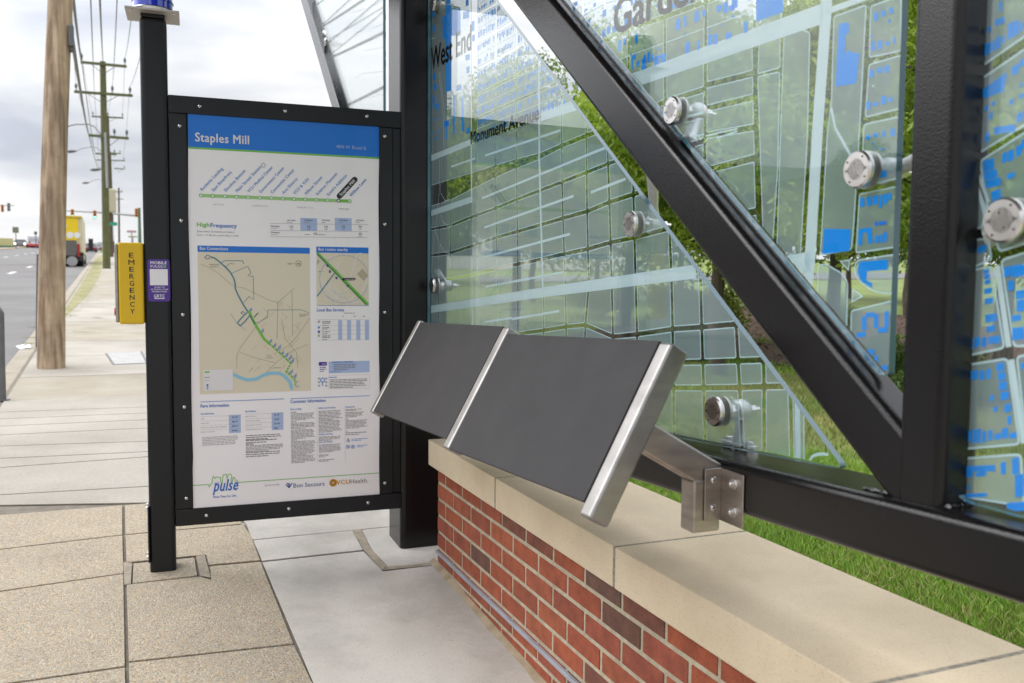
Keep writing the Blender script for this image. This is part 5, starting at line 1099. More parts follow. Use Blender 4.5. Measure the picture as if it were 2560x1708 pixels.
txt('VCU', zR(1650, 986), zR(1778, 978), .0235, 9, True); txt('Health.', zR(1786, 976), zR(1958, 966), .0235, 5)
pm.build('poster', PM, board)
# ------------------------------------------------------------------ street furniture and traffic
def tapered_pole(mb, a, b, r0, r1, n=20, mi=0):
    k = 10; mb.tube([a + (b - a) * i / k for i in range(k + 1)], [r0 + (r1 - r0) * i / k for i in range(k + 1)], n, mi)
# near wooden pole
pb = G(128, 920); dep = (pb - CAM) @ cf; ptop0 = at_depth(151.5, 0, dep); dirp = (ptop0 - pb); ptop = pb + dirp * (10.2 / dirp[2])
npole = thing('utility_pole', pb, 'weathered brown wooden utility pole standing near the kerb, nearest of the row', 'utility pole', 'utility poles along the street')
pc = [pb - UP * .1] + [at_depth(x, y, dep) for x, y in ((128, 915), (128.5, 800), (130, 680), (132, 560), (135, 430), (139, 300), (144.5, 150), (151, 0))]; pc.append(ptop)
mb = MB(); mb.tube(pc, [.127, .125, .122, .119, .116, .114, .112, .111, .110, .10], 28); mb.build('trunk', WOOD, npole, smooth=True)
qb = at_depth(178, 92, dep); mb = MB(); mb.cbox(qb, SPER * .05, SDIR * .10, UP * .2); mb.tube([qb - UP * .1, qb - UP * .15], [.03, .02], 10); mb.build('splice_bracket', GREYM, npole, bevel=.02)
ARM = at_depth(250, -150, dep)
for zz, ln in ((9.6, 2.4), (8.3, 2.8)):
    c = ptop * 0 + pb + dirp * (zz / dirp[2]); mb = MB(); mb.cbox(c - SDIR * .16, SPER * ln, SDIR * .1, UP * .12); mb.build('crossarm', WOODG, npole)
# thin sign post behind it
tb = G(94, 868, 0.0); mb = MB(); mb.tube([tb, tb + UP * 0.9], .022, 10); 
o = mb.build('thin_post', GREYM, None, smooth=True); d2 = (tb - CAM) @ cf; 
bpy.data.objects.remove(o); mb = MB(); top = at_depth(96.5, 636, d2); mb.tube([tb, top], .023, 10); tag(mb.build('thin_post', GREYM, None, smooth=True), 'thin grey metal post just behind the near wooden pole', 'post')
# metal rail at the left edge
rb = G(6, 1001); dr = (rb - CAM) @ cf
t = thing('bike_rack', rb, 'dark grey metal hoop rail cut off by the left edge of the frame', 'bike rack')
mb = MB(); pts = [rb, at_depth(3, 900, dr), at_depth(1, 792, dr)]; tl_ = at_depth(1, 785, dr)
for k in range(9): th = math.pi * k / 8; pts.append(tl_ - SPER * .0 + UP * (.10 * math.sin(th)) - SDIR * 0 + (-SPER) * (.25 * (1 - math.cos(th))))
pts.append(rb - SPER * .5 + UP * .0); mb.tube(pts, .027, 14); mb.build('hoop', GREYM, t, smooth=True)
mb = MB(); q = at_depth(9, 975, dr); mb.tube([q, q - SPER * .5 + UP * .0], .012, 10); mb.build('cross_bar', PALEM, t, smooth=True)
mb = MB(); mb.lathe(rb, UP, [(0, .055), (.008, .055)], 20); mb.build('base_flange', GREYM, t)
# litter on the kerb
lp_ = G(48, 873, .0); mb = MB(); mb.add([lp_, lp_ + SPER * .12 + UP * .02, lp_ + SPER * .1 + SDIR * .1 + UP * .05, lp_ + SDIR * .12 + UP * .01], [(0, 1, 2, 3)]); mb.add([lp_ + UP * .004, lp_ + SPER * .05 + SDIR * .12 + UP * .05, lp_ - SPER * .04 + SDIR * .08 + UP * .03], [(0, 1, 2)]); tag(mb.build('paper_scrap', WHITE), 'crumpled white paper scrap on the kerb left of the near wooden pole', 'litter')

# poles farther up the street
WIRES = []
def upole(base, dep, top_px, arms, wood, label, r=.14, lamp=None, extra=None):
    """arms: (x_left, x_right, y, insulator xs)"""
    b = at_depth(base[0], base[1], dep); b = np.array([b[0], b[1], gz(b[0], b[1])]); tp = at_depth(top_px[0], top_px[1], dep)
    t = thing('utility_pole', b, label, 'utility pole', 'utility poles along the street'); mb = MB(); tapered_pole(mb, b - UP * .2, tp, r, r * .75, 14); mb.build('trunk', wood, t, smooth=True)
    ends_ = []
    for xl, xr, yl, yr, ins in arms:
        a, c = at_depth(xl, yl, dep - r), at_depth(xr, yr, dep - r); mb = MB(); d = (c - a); n = np.linalg.norm(d); h = np.cross(d / n, cf); h = h if h[2] > 0 else -h
        mb.box(a - h * .05, d, h * .11, cf * .09); mb.build('crossarm', WOODG, t)
        mid = (a + c) / 2; mb = MB(); mb.tube([mid + d * .3, mid - UP * (.45)], .014, 6); mb.tube([mid - d * .3, mid - UP * (.45)], .014, 6); mb.build('brace', GREYM, t)
        for x in ins:
            q = a + d * ((x - xl) / (xr - xl)) + h * .05; mb = MB(); mb.lathe(q, UP, [(0, .02), (.12, .02), (.13, .06), (.18, .05), (.22, .07), (.3, .04), (.34, .02)], 10); mb.build('insulator', GREYM, t, smooth=True); ends_.append(q + UP * .34)
    if lamp:
        for (x0, y0, x1, y1) in lamp:
            a, c = at_depth(x0, y0, dep - .1), at_depth(x1, y1, dep - .1); m1 = a + (c - a) * .35 + UP * (abs(c[0] - a[0]) * .16 + .1); m2 = a + (c - a) * .75 + UP * (abs(c[0] - a[0]) * .12); mb = MB(); mb.tube([a, a + (m1 - a) * .5 + UP * .12, m1, m2, c], .035, 8); mb.build('lamp_arm', PALEM, t, smooth=True)
            d = (c - a) * np.array([1, 1, 0]); d /= np.linalg.norm(d); d = d - UP * .06; mb = MB(); mb.tube([c - d * .05, c + d * .2, c + d * .55, c + d * .8], [.05, .11, .13, .04], 12); mb.build('lamp_head', GREYM, t, smooth=True)
    if extra: extra(t, b, tp, dep)
    return t, ends_
DG = 40.5
def ex_green(t, b, tp, dep):
    a, c = at_depth(263, 332, dep - .2), at_depth(268, 470, dep - .2); mb = MB(); mb.tube([a, c], .055, 10); mb.build('conduit', PALEM, t, smooth=True)
pg, eg = upole((267, 679), DG, (257, 155), [(201, 315, 155, 166, (204, 312)), (185, 330, 229, 239, (190, 281, 325)), (222, 320, 338, 346, (286, 317))], WOODG, 'green stained utility pole with three crossarms, second of the row', .175, [(252, 337, 168, 316)], ex_green)
def ex_box(t, b, tp, dep):
    c = at_depth(280, 502, dep - .5); mb = MB(); mb.cbox(c, SPER * .62, SDIR * .5, UP * 1.9); mb.build('transformer_box', mat('cream_box', (.52, .46, .34), rough=.6), t, bevel=.12, seg=4)
D2 = 72.
pw2, ew2 = upole((276, 640), D2, (266, 290), [(229, 308, 291, 295, (232, 270, 306)), (238, 290, 384, 386, (286,))], WOODB, 'leaning brown utility pole behind the green one, carrying a cream transformer box', .26, [(256, 382, 190, 378), (255, 420, 250, 424)], ex_box)
D3 = 105.
upole((282, 625), D3, (274, 380), [(268, 302, 382, 384, (300,)), (240, 312, 400, 402, (310,)), (285, 311, 421, 423, (311,))], WOODB, 'dark brown utility pole with short crossarms beyond the transformer pole', .22, [(256, 455, 222, 457)])
D4 = 150.
upole((298, 618), D4, (297, 470), [(286, 306, 479, 480, (305,)), (284, 308, 497, 498, ())], WOODB, 'most distant slim utility pole visible right of the transformer box', .18)
# a guy strut off the green pole
# overhead lines
def wire(pts, r, label, sag=0., kind_name='overhead_wire'):
    out = []
    for a, b in zip(pts[:-1], pts[1:]):
        for k in range(13):
            t_ = k / 12; out.append(a + (b - a) * t_ - UP * sag * 4 * t_ * (1 - t_) * np.linalg.norm(b - a) / 40)
    mb = MB(); mb.tube(out, r, 6); tag(mb.build(kind_name, GREYM, None, smooth=True), label, 'wire', 'wires strung between the poles')
Bp = lambda x, y: at_depth(x, y, dep)
E2 = lambda x, y: at_depth(x, y, D2 - .4)
for a, bpx, cpx, lab in ((eg[0], (163, -150), (232, 287), 'overhead wire on the left end of the green pole top crossarm'), (eg[1], (350, -150), (306, 288), 'overhead wire on the right end of the green pole top crossarm'), (eg[2], (170, -150), (244, 396), 'overhead wire on the left end of the wide middle crossarm'),
                        (eg[3], (299, -150), (268, 288), 'overhead wire on the middle insulator of the wide middle crossarm'), (eg[4], (418, -150), (308, 396), 'overhead wire on the right end of the wide middle crossarm')):
    wire([Bp(*bpx), a, E2(*cpx)], .008, lab, .25)
wire([Bp(243, -150), at_depth(257, 148, DG), E2(266, 284)], .016, 'overhead wire running to the very top of the green pole', .2)
wire([Bp(180, 95), at_depth(222, 338, DG), E2(245, 420), at_depth(256, 425, D2)], .02, 'thick black cable sweeping from the near wooden pole down the row', .15, 'overhead_cable')
wire([Bp(176, -60), at_depth(206, 165, DG * .9), E2(236, 380)], .02, 'twisted service cable left of the green pole', .2, 'overhead_cable')
wire([Bp(221, -150), at_depth(236, 230, DG), E2(250, 430)], .009, 'faint thin wire just left of the green pole trunk', .2)

# traffic signal mast arm
DM = 98.
def apx(x, y): return at_depth(x, y, DM)
mstb = np.array([*apx(350, 627)[:2], gz(*apx(350, 627)[:2])])
ms = thing('signal_mast', mstb, 'green traffic signal mast with a long arm over the road', 'signal mast')
mb = MB(); mb.tube([mstb, apx(348, 520)], [.2, .14], 14); mb.build('upright', mat('green_paint_metal', (.09, .16, .10), rough=.5), ms, smooth=True)
mb = MB(); mb.tube([apx(350, 540), apx(260, 532), apx(140, 526)], [.13, .1, .06], 10); mb.build('arm', PALEM, ms, smooth=True)
mb = MB(); c = apx(284, 560); mb.cbox(c, SPER * .75, SDIR * .04, UP * .3); 
OR = mat('signal_orange', (.62, .22, .05), rough=.5); GRN = mat('signal_green_lamp', (.1, 1, .65), emit=3.0)
def signal(x, y, h, label, green=True, colm=OR, dp=DM):
    c = at_depth(x, y, dp - .4); t = thing('traffic_signal', c, label, 'traffic signal', 'traffic signals at the junction ahead'); mb = MB(); mb.cbox(c, SPER * h * .36, SDIR * .3, UP * h)
    mb.build('housing', colm, t, bevel=.05)
    for k in range(3):
        mb = MB(); q = c - SDIR * .15 + UP * h * (.32 - .32 * k); mb.lathe(q, -SDIR, [(0, h * .11), (.02, h * .11)], 16); mb.build('lamp', GRN if (green and k == 2) else INK, t)
        mb = MB(); mb.tube([q + UP * h * .12, q + UP * h * .12 - SDIR * .2], .05, 8); mb.build('visor', colm, t)
signal(181, 534, .95, 'small traffic signal showing green above the yellow truck'); signal(237, 537, .95, 'small traffic signal showing green between truck and green pole')
signal(341, 532, .95, 'orange traffic signal beside the green mast near the black post', False)
signal(6, 521, .8, 'orange traffic signal near the left edge of the picture', False); signal(22, 518, .9, 'grey backed traffic signal near the left edge of the picture', False, PALEM)
mb = MB(); mb.tube([apx(-60, 513), apx(36, 514)], .05, 8); c0 = apx(-60, 513); mb.tube([c0, np.array([c0[0], c0[1], gz(c0[0], c0[1])])], .14, 10); tag(mb.build('signal_mast', PALEM, None, smooth=True), 'grey signal mast arm entering from the left edge', 'signal mast')
def sign(name, x, y, w_, h, m, label, dp, post_to=None, text=None):
    c = at_depth(x, y, dp); t = thing(name, c, label, 'sign'); mb = MB(); mb.cbox(c, SPER * w_, SDIR * .05, UP * h); mb.build('panel', m, t, bevel=.02)
    if post_to:
        g0 = np.array([c[0], c[1], gz(c[0], c[1])]); mb = MB(); mb.tube([g0, c + SDIR * .05], .06, 8); mb.build('post', GREYM, t)
sign('street_sign', 284, 560, .55, .28, mat('green_sign', (.02, .30, .20), rough=.4), 'small green street name sign by the transformer pole', D2 - 1)
sign('white_notice', 279, 583, .4, 1.4, mat('bluish_white', (.7, .74, .85), rough=.5), 'tall pale notice board behind the green pole', D2 + 6, 1)
sign('road_sign', 39, 575, .75, .8, mat('olive_back', (.20, .20, .14), rough=.6), 'square road sign back on a post above the oncoming car', 120, 1)
sign('road_sign', 89, 583, .4, .5, GREYM, 'small dark sign above the white bus', 130, 1)
sign('shop_sign', 329, 579, 1.3, .35, mat('pinkish_sign', (.5, .3, .36), rough=.5), 'low pinkish roadside sign left of the black post', 130, 1)
sign('shop_sign', 332, 592, 1.2, .22, mat('khaki_sign', (.36, .34, .22), rough=.5), 'flat khaki roadside sign below the pinkish one', 128, 1)
# vehicles
def wheel(c, ax, r, w_, par):
    mb = MB(); mb.lathe(c - ax * w_ / 2, ax, [(0, r * .8), (.03, r), (w_ - .03, r), (w_, r * .8)], 24); o = mb.build('wheel', mat('tyre_rubber', (.02, .02, .02), rough=.9), par, smooth=True)
    mb = MB(); mb.lathe(c - ax * (w_ / 2 + .01), ax, [(0, r * .5), (w_ + .02, r * .5)], 16); mb.build('hub', PALEM, o)
def truck():
    c = G(158, 667, -.13); d0 = (c - CAM) @ cf; L0 = at_depth(113, 667, d0); R0 = at_depth(204, 667, d0); f = SDIR; a = SPER; c = (L0 + R0) / 2; wd = np.linalg.norm(R0 - L0); hz = at_depth(190, 539, d0)[2]; g0 = gz(c[0], c[1]) - .13; H_ = hz - g0
    t = thing('box_truck', [c[0], c[1], g0], 'yellow box truck with a grey tail lift driving away', 'truck'); o = np.array([c[0], c[1], g0]) - a * wd / 2
    mb = MB(); mb.box(o + UP * H_ * .28 + f * .1, a * wd, f * 6.2, UP * H_ * .72); mb.build('cargo_box', mat('truck_cream', (.62, .55, .40), rough=.5), t, bevel=.06)
    mb = MB(); mb.box(o + UP * H_ * .52 + a * .08 + f * .06, a * (wd - .3), f * .05, UP * H_ * .43); mb.build('rear_door', mat('truck_yellow', (.85, .60, .01), rough=.4), t)
    mb = MB(); mb.box(o + UP * H_ * .955 + a * .05 + f * .02, a * (wd - .1), f * .08, UP * H_ * .04); mb.build('roof_cap', mat('truck_yellow_dark', (.62, .42, .01), rough=.5), t)
    mb = MB()
    for x, z, r in ((.50, .80, .2), (.68, .62, .17), (.86, .62, .16), (.3, .62, .17)): mb.lathe(o + a * wd * x + UP * H_ * z + f * .055, -f, [(0, r), (.01, r)], 20)
    mb.build('door_graphic', WHITE, t)
    mb = MB(); mb.lathe(o + a * wd * .47 + UP * H_ * .82 + f * .04, -f, [(0, .11), (.01, .11)], 16); mb.build('red_mark', mat('red_decal', (.6, .03, .03), rough=.5), t)
    mb = MB(); mb.box(o + UP * H_ * .22 + a * .1 - f * .02, a * (wd - .42), f * .08, UP * H_ * .29); mb.build('tail_lift', mat('lift_grey', (.13, .12, .11), rough=.6), t)
    mb = MB(); mb.box(o + UP * H_ * .2 + a * (wd - .28), a * .12, f * .08, UP * H_ * .25); mb.build('tail_light', mat('tail_red', (.35, .02, .02), rough=.4), t)
    mb = MB(); mb.box(o + UP * H_ * .12 + a * .1 + f * .1, a * (wd - .2), f * 7.5, UP * H_ * .12); mb.build('chassis', INK, t)
    mb = MB(); mb.lathe(o + a * wd * .72 + UP * H_ * .11 + f * -.02, -f, [(0, .26), (.03, .26)], 20); mb.lathe(o + a * wd * .42 + UP * H_ * .11 - f * .02, -f, [(0, .26), (.03, .26)], 20); mb.build('mudflap_disc', PALEM, t)
    mb = MB(); mb.box(o + UP * H_ * .14 + f * 6.5 + a * .05, a * (wd - .1), f * 1.6, UP * H_ * .55); mb.build('cab', mat('truck_cream', (.6, .55, .4)), t, bevel=.2, seg=4)
    for s_ in (0.12, .28, wd - .28, wd - .12): 
        if s_ > wd / 2: wheel(o + a * s_ + f * 1.3 + UP * .42, a, .42, .2, t)
        else: wheel(o + a * s_ + f * 1.3 + UP * .42, a, .42, .2, t)
    for s_ in (.12, wd - .12): wheel(o + a * s_ + f * 7.2 + UP * .42, a, .42, .22, t)
    mb = MB(); q = o + a * (wd + .28) + f * 6.6 + UP * H_ * .52; mb.cbox(q, a * .25, f * .1, UP * .75); mb.tube([q, q - a * .35], .03, 6); mb.build('mirror', INK, t)
truck()
def car(x, y, w_px, h_px, colr, label, name='car', away=True, lights=False, stripe=None):
    g0 = G(x, y, -.13); d0 = (g0 - CAM) @ cf; wd = w_px / F * d0; H_ = h_px / F * d0; f = SDIR; a = SPER; ln = 4.5 if name != 'city_bus' else 10
    t = thing(name, g0, label, {'car': 'car', 'city_bus': 'bus', 'van': 'van'}[name]); o = g0 - a * wd / 2
    body = mat('body_%.2f_%.2f' % (colr[0], colr[2]), colr, rough=.3, coat=.6)
    if name == 'car':
        mb = MB(); mb.box(o + UP * H_ * .2, a * wd, f * ln, UP * H_ * .42); mb.build('body', body, t, bevel=.12, seg=4)
        P = [o + a * wd * u + f * v + UP * H_ * h for u, v, h in ((.06, .5, .6), (.94, .5, .6), (.94, ln - 1.0, .6), (.06, ln - 1.0, .6), (.16, 1.1, .98), (.84, 1.1, .98), (.84, ln - 1.8, .98), (.16, ln - 1.8, .98))]
        mb = MB(); mb.add(P, [(4, 5, 6, 7)]); mb.build('roof', body, t)
        mb = MB(); mb.add(P, [(0, 1, 5, 4), (1, 2, 6, 5), (2, 3, 7, 6), (3, 0, 4, 7)]); mb.build('window', mat('dark_glazing', (.03, .035, .04), rough=.1), t)
    else:
        mb = MB(); mb.box(o + UP * H_ * .14, a * wd, f * ln, UP * H_ * .86); mb.build('body', body, t, bevel=.15, seg=4)
        mb = MB(); mb.box(o + UP * H_ * .5 + a * .15 - f * .01, a * (wd - .3), f * .05, UP * H_ * .3); mb.build('window', mat('pale_glazing', (.45, .47, .5), rough=.2), t)
    if stripe: mb = MB(); mb.box(o + UP * H_ * .14 - f * .03, a * wd, f * ln, UP * H_ * .18); mb.build('stripe', mat('bus_red', (.55, .05, .05), rough=.4), t)
    for s_ in (.1, wd - .1):
        for v in (.8, ln - .8): wheel(o + a * s_ + f * v + UP * .3, a, .3, .2, t)
    for s_ in (.16, .84):
        mb = MB(); mb.lathe(o + a * wd * s_ + UP * H_ * .45 - f * .02, -f, [(0, .16), (.03, .14)], 16); mb.build('headlight' if lights else 'tail_light', mat('lit_headlamp', (1, .9, .75), emit=5) if lights else mat('tail_red', (.4, .02, .02)), t)
car(50, 619, 32, 21, (.16, .18, .20), 'dark oncoming car with lit headlights at the far left', lights=True)
car(86, 620, 30, 31, (.68, .68, .72), 'white and red bus left of the near wooden pole', 'city_bus', stripe=True)
car(228, 631, 26, 22, (.03, .06, .12), 'dark blue car ahead, right of the yellow truck')
car(246, 628, 16, 17, (.3, .3, .34), 'grey car half hidden by the green pole')
car(253, 622, 18, 18, (.6, .6, .62), 'pale van farthest up the road behind the green pole', 'van')
# roadside fence and yellow hoarding far left
t = thing('hoarding', at_depth(8, 607, 150), 'pale yellow hoarding on a green base at the far left of the road', 'hoarding'); mb = MB(); c = at_depth(6, 606, 150); mb.cbox(c, SPER * 3.2, SDIR * .2, UP * 1.4); mb.build('panel', mat('pale_yellow', (.55, .50, .24), rough=.7), t)
mb = MB(); c = at_depth(6, 618, 149); mb.cbox(c, SPER * 4.2, SDIR * .4, UP * .5); mb.build('base', mat('green_base', (.05, .18, .12), rough=.7), t)

# ------------------------------------------------------------------ vegetation behind the frame
def blades(name, cx0, n, h, area, m, label, seed, wd=.05):
    rg = np.random.default_rng(seed); x, y = area(rg, n); z = GS * (x * SDIR[0] + y * SDIR[1]) - .012
    hh = h * rg.uniform(.45, 1.15, n); t = rg.uniform(0, 2 * np.pi, n); bend = rg.normal(0, .35, (n, 2)); wv = np.stack([np.cos(t), np.sin(t), np.zeros(n)], 1) * (hh * wd)[:, None]
    b = np.stack([x, y, z], 1); mid = b + np.stack([bend[:, 0] * .35, bend[:, 1] * .35, np.full(n, .55)], 1) * hh[:, None]; tip = b + np.stack([bend[:, 0] * 1.1, bend[:, 1] * 1.1, np.full(n, .95)], 1) * hh[:, None]
    V = np.stack([b - wv, b + wv, mid + wv * .8, mid - wv * .8, tip], 1).reshape(-1, 3)
    me = bpy.data.meshes.new(name); me.vertices.add(5 * n); me.vertices.foreach_set('co', V.ravel().astype(np.float32))
    k = np.arange(n) * 5; quad = np.stack([k, k + 1, k + 2, k + 3], 1); tri = np.stack([k + 3, k + 2, k + 4], 1)
    loops = np.concatenate([quad, tri], 1).ravel(); me.loops.add(7 * n); me.loops.foreach_set('vertex_index', loops.astype(np.int32))
    st_ = np.stack([np.arange(n) * 7, np.arange(n) * 7 + 4], 1).ravel(); me.polygons.add(2 * n); me.polygons.foreach_set('loop_start', st_.astype(np.int32)); me.materials.append(m); me.update(calc_edges=True); me.validate()
    o = bpy.data.objects.new(name, me); COL.objects.link(o); tag(o, label, 'grass', kind='stuff'); return o
def near_area(rg, n):                                # strip beyond the wall, close to the camera
    a = rg.uniform(-1.2, 3.2, n); b = CW + .005 + rg.uniform(0, 1, n) ** 1.2 * 2.6; return W0[0] - WD[0] * a + WN[0] * b, W0[1] - WD[1] * a + WN[1] * b
blades('grass', None, 190000, .048, near_area, BLADE, 'fresh green grass growing between the seat wall and the lawn', 1, .035)
def far_area(rg, n):
    r = 3.0 + rg.uniform(0, 1, n) ** 1.3 * 16; a = np.radians(rg.uniform(-14, 36, n)); return r * np.sin(a), r * np.cos(a)
def far_ok(rg, n):
    x, y = far_area(rg, n * 2); d = (x - W0[0]) * WN[0] + (y - W0[1]) * WN[1]; k = np.where(d > CW + .1)[0][:n]; return x[k], y[k]
def _far(rg, n):
    x, y = far_ok(rg, n); m_ = len(x)
    if m_ < n: x = np.concatenate([x, x[:n - m_]]); y = np.concatenate([y, y[:n - m_]])
    return x, y
blades('lawn_grass', None, 110000, .045, _far, mat('lawn_blade', (.14, .24, .03), rough=.7, col2=(.40, .34, .13), nscale=1.6, detail=7), 'mown lawn grass behind the glass panes, patchy and partly dry', 2, .09)
# mulch bed
bed = [G(x, y) for x, y in ((1380, 850), (1640, 800), (1800, 768), (2060, 770), (2300, 798), (2750, 860), (2800, 1010), (2330, 985), (2190, 960), (1990, 925), (1830, 900), (1650, 905), (1400, 900))]
mb = MB(); mb.poly([p + UP * .03 for p in bed]); tag(mb.build('mulch_bed', SOIL), kind='structure')
bx2 = np.array([(p[0], p[1]) for p in bed]); rg = np.random.default_rng(77); CH = MB(); cnt = 0; mc = [(p[0], p[1]) for p in bed]
def inpoly(x, y):
    c = False
    for i in range(len(mc)):
        (x1, y1), (x2, y2) = mc[i - 1], mc[i]
        if (y1 > y) != (y2 > y) and x < (x2 - x1) * (y - y1) / (y2 - y1) + x1: c = not c
    return c
while cnt < 9000:
    x = rg.uniform(bx2[:, 0].min(), bx2[:, 0].max()); y = bx2[:, 1].min() + rg.uniform(0, 1) ** 1.6 * (bx2[:, 1].max() - bx2[:, 1].min())
    cnt += 1
    if not inpoly(x, y): continue
    p = np.array([x, y, gz(x, y) + .03 + rg.uniform(0, .03)]); t_ = rg.uniform(0, 6.28); a_ = np.array([math.cos(t_), math.sin(t_), rg.normal(0, .3)]) * rg.uniform(.02, .07); b_ = np.array([-math.sin(t_), math.cos(t_), rg.normal(0, .3)]) * rg.uniform(.008, .02); k = rg.uniform(.5, 1.5)
    CH.add([p - a_, p + b_, p + a_, p - b_], [(0, 1, 2, 3)], 0, (.12 * k, .072 * k, .045 * k))
tag(CH.build('mulch_chips', mat('mulch_chip', (.8, .8, .8), rough=1, noise=.2, nscale=30, attr='Col')), 'brown wood chips scattered over the planting bed', 'mulch', kind='stuff')
# weeds
rd = [G(x, y, .0) for x, y in ((1200, 693), (3000, 672), (3000, 690), (1200, 708))]
mb = MB(); mb.poly([p + UP * .03 for p in rd]); tag(mb.build('far_path', ASPH), kind='structure')

def leaf_cloud(centres, radii, n, size, seed, flat=.55, aspect=.42):
    rg = np.random.default_rng(seed); C = np.array(centres); R = np.array(radii); w_ = R ** 2 / (R ** 2).sum(); idx = rg.choice(len(C), n, p=w_)
    d = rg.normal(0, 1, (n, 3)); d /= np.linalg.norm(d, axis=1)[:, None]; rr = rg.uniform(0, 1, n) ** .45; p = C[idx] + d * (R[idx] * rr)[:, None] * np.array([1, 1, .8])
    t = rg.normal(0, 1, (n, 3)); t[:, 2] -= .35; t /= np.linalg.norm(t, axis=1)[:, None]; u = np.cross(t, rg.normal(0, 1, (n, 3))); u /= np.linalg.norm(u, axis=1)[:, None]; nn = np.cross(t, u)
    s = size * rg.uniform(.55, 1.25, n); t *= s[:, None]; u *= (s * aspect)[:, None]; nn *= (s * .10)[:, None]
    V = np.stack([p, p + t * .3 + u * .42 + nn, p + t * .68 + u * .40 + nn, p + t, p + t * .68 - u * .40 + nn, p + t * .3 - u * .42 + nn], 1).reshape(-1, 3)
    k = np.arange(n) * 6; return V, np.stack([k, k + 1, k + 2, k + 3], 1), np.stack([k, k + 3, k + 4, k + 5], 1)
def mesh_leaves(name, V, q1, q2, m, par):
    me = bpy.data.meshes.new(name); n = len(q1); me.vertices.add(len(V)); me.vertices.foreach_set('co', V.ravel().astype(np.float32)); loops = np.concatenate([q1, q2], 1).ravel(); me.loops.add(len(loops)); me.loops.foreach_set('vertex_index', loops.astype(np.int32))
    me.polygons.add(2 * n); me.polygons.foreach_set('loop_start', (np.arange(2 * n) * 4).astype(np.int32)); me.materials.append(m); me.update(calc_edges=True); me.validate(); o = bpy.data.objects.new(name, me); COL.objects.link(o)
    if par is not None: o.parent = par; o.matrix_parent_inverse = par.matrix_basis.inverted()
    return o
BARK = mat('bark', (.10, .08, .06), rough=1, noise=.35, nscale=12, bump=.6, bscale=30, stretch=(3, 3, .5))
def tree(base, H_, R, label, seed, n=14000, size=.09, m=LEAF, trunk_h=.28, r=.09, nb=13, dens=.36, group='trees beyond the lawn'):
    n = int(n * 1.7); size *= .74
    rd_ = random.Random(seed); b = np.array(base, float); t = thing('tree', b, label, 'tree', group); mb = MB(); top = b + np.array([rd_.uniform(-.2, .2), rd_.uniform(-.2, .2), H_ * .82])
    spine = [b + (top - b) * k / 6 + np.array([rd_.uniform(-1, 1), rd_.uniform(-1, 1), 0]) * .05 * H_ / 5 * (k > 0) for k in range(7)]; mb.tube(spine, [r * (1 - .13 * k) for k in range(7)], 10)
    cs_, rs_ = [], []
    for k in range(nb):
        f = trunk_h + (1 - trunk_h) * (k + .5) / nb; p = spine[0] + (top - b) * f; a = k * 2.4 + rd_.uniform(-.4, .4); prof = math.sin(math.pi * min(1, (f - trunk_h) / (1 - trunk_h) * .86 + .16)) ** .6
        L_ = R * prof * rd_.uniform(.75, 1.1); e = p + np.array([math.cos(a) * L_, math.sin(a) * L_, H_ * .10 + rd_.uniform(0, .15)]); m1 = (p + e) / 2 + np.array([0, 0, .08 * L_])
        mb.tube([p, m1, e], [r * .38, r * .24, r * .08], 6, caps=False)
        for j in range(3):
            q = p + (e - p) * (.45 + .27 * j) + np.array([rd_.uniform(-1, 1), rd_.uniform(-1, 1), rd_.uniform(-.5, .8)]) * R * .22; cs_.append(q); rs_.append(R * dens * rd_.uniform(.6, 1.15))
            mb.tube([m1, q], [r * .14, r * .05], 5, caps=False)
    cs_.append(top); rs_.append(R * dens * .9)
    mb.build('trunk', BARK, t, smooth=True); mesh_leaves('crown', *leaf_cloud(cs_, rs_, n, size, seed), m, t); return t
def TB(x, dist, y=800):                              # ground point seen in column x at a given distance
    d = ray(x, y); d = d[:2] / np.linalg.norm(d[:2]); p = np.array([0, 0]) + d * dist; return np.array([p[0], p[1], gz(*p)])
tree(TB(1800, 9.5), 4.0, 1.5, 'leafy green tree seen through the gap under the near diagonal', 21, 24000, .10, trunk_h=.30)
tree(TB(1560, 12), 4.0, 1.8, 'broad green tree behind the middle of the triangular pane', 22, 13000, .11)
tree(TB(2075, 11), 4.7, 1.9, 'tall green tree behind the Gardens pane', 23, 15000, .11, dens=.30)
tree(TB(2330, 6.6), 3.6, 1.15, 'leafy tree filling the gap left of the right post', 24, 22000, .085, r=.05, trunk_h=.34)
tree(TB(1950, 16), 5.6, 2.1, 'large green tree far behind the Gardens pane', 25, 12000, .14)
tree(TB(1330, 22), 4.6, 2.6, 'wide low tree far behind the West End pane', 26, 16000, .16, m=LEAFY)
tree(TB(2264, 21), 3.6, .9, 'young street tree with a thin bare trunk by the far path', 27, 7000, .12, trunk_h=.50, r=.06)
tree(TB(2520, 9), 5.0, 1.9, 'green tree behind the right edge pane', 28, 20000, .11, m=LEAFD)
tree(TB(1700, 24), 5.2, 2.8, 'distant tree behind the near diagonal', 29, 14000, .17, m=LEAFD)
tree(TB(2400, 27), 6.0, 3.2, 'distant tall tree beyond the path on the right', 30, 14000, .18, m=LEAFD)
tree(TB(1100, 34), 6.0, 3.6, 'distant rounded tree behind the big column', 31, 12000, .22, m=LEAFD)
tree(TB(2120, 30), 5.6, 3.2, 'distant tall tree beyond the Gardens pane', 32, 12000, .2)
tree(TB(1285, 14), 4.0, 2.2, 'spreading dark green tree behind the lettering of the West End pane', 34, 17000, .12, m=LEAFD, trunk_h=.44, nb=12)
tree(TB(1490, 30), 5.6, 3.0, 'distant tree beyond the West End pane with a yellowish crown', 33, 12000, .2, m=LEAFY)
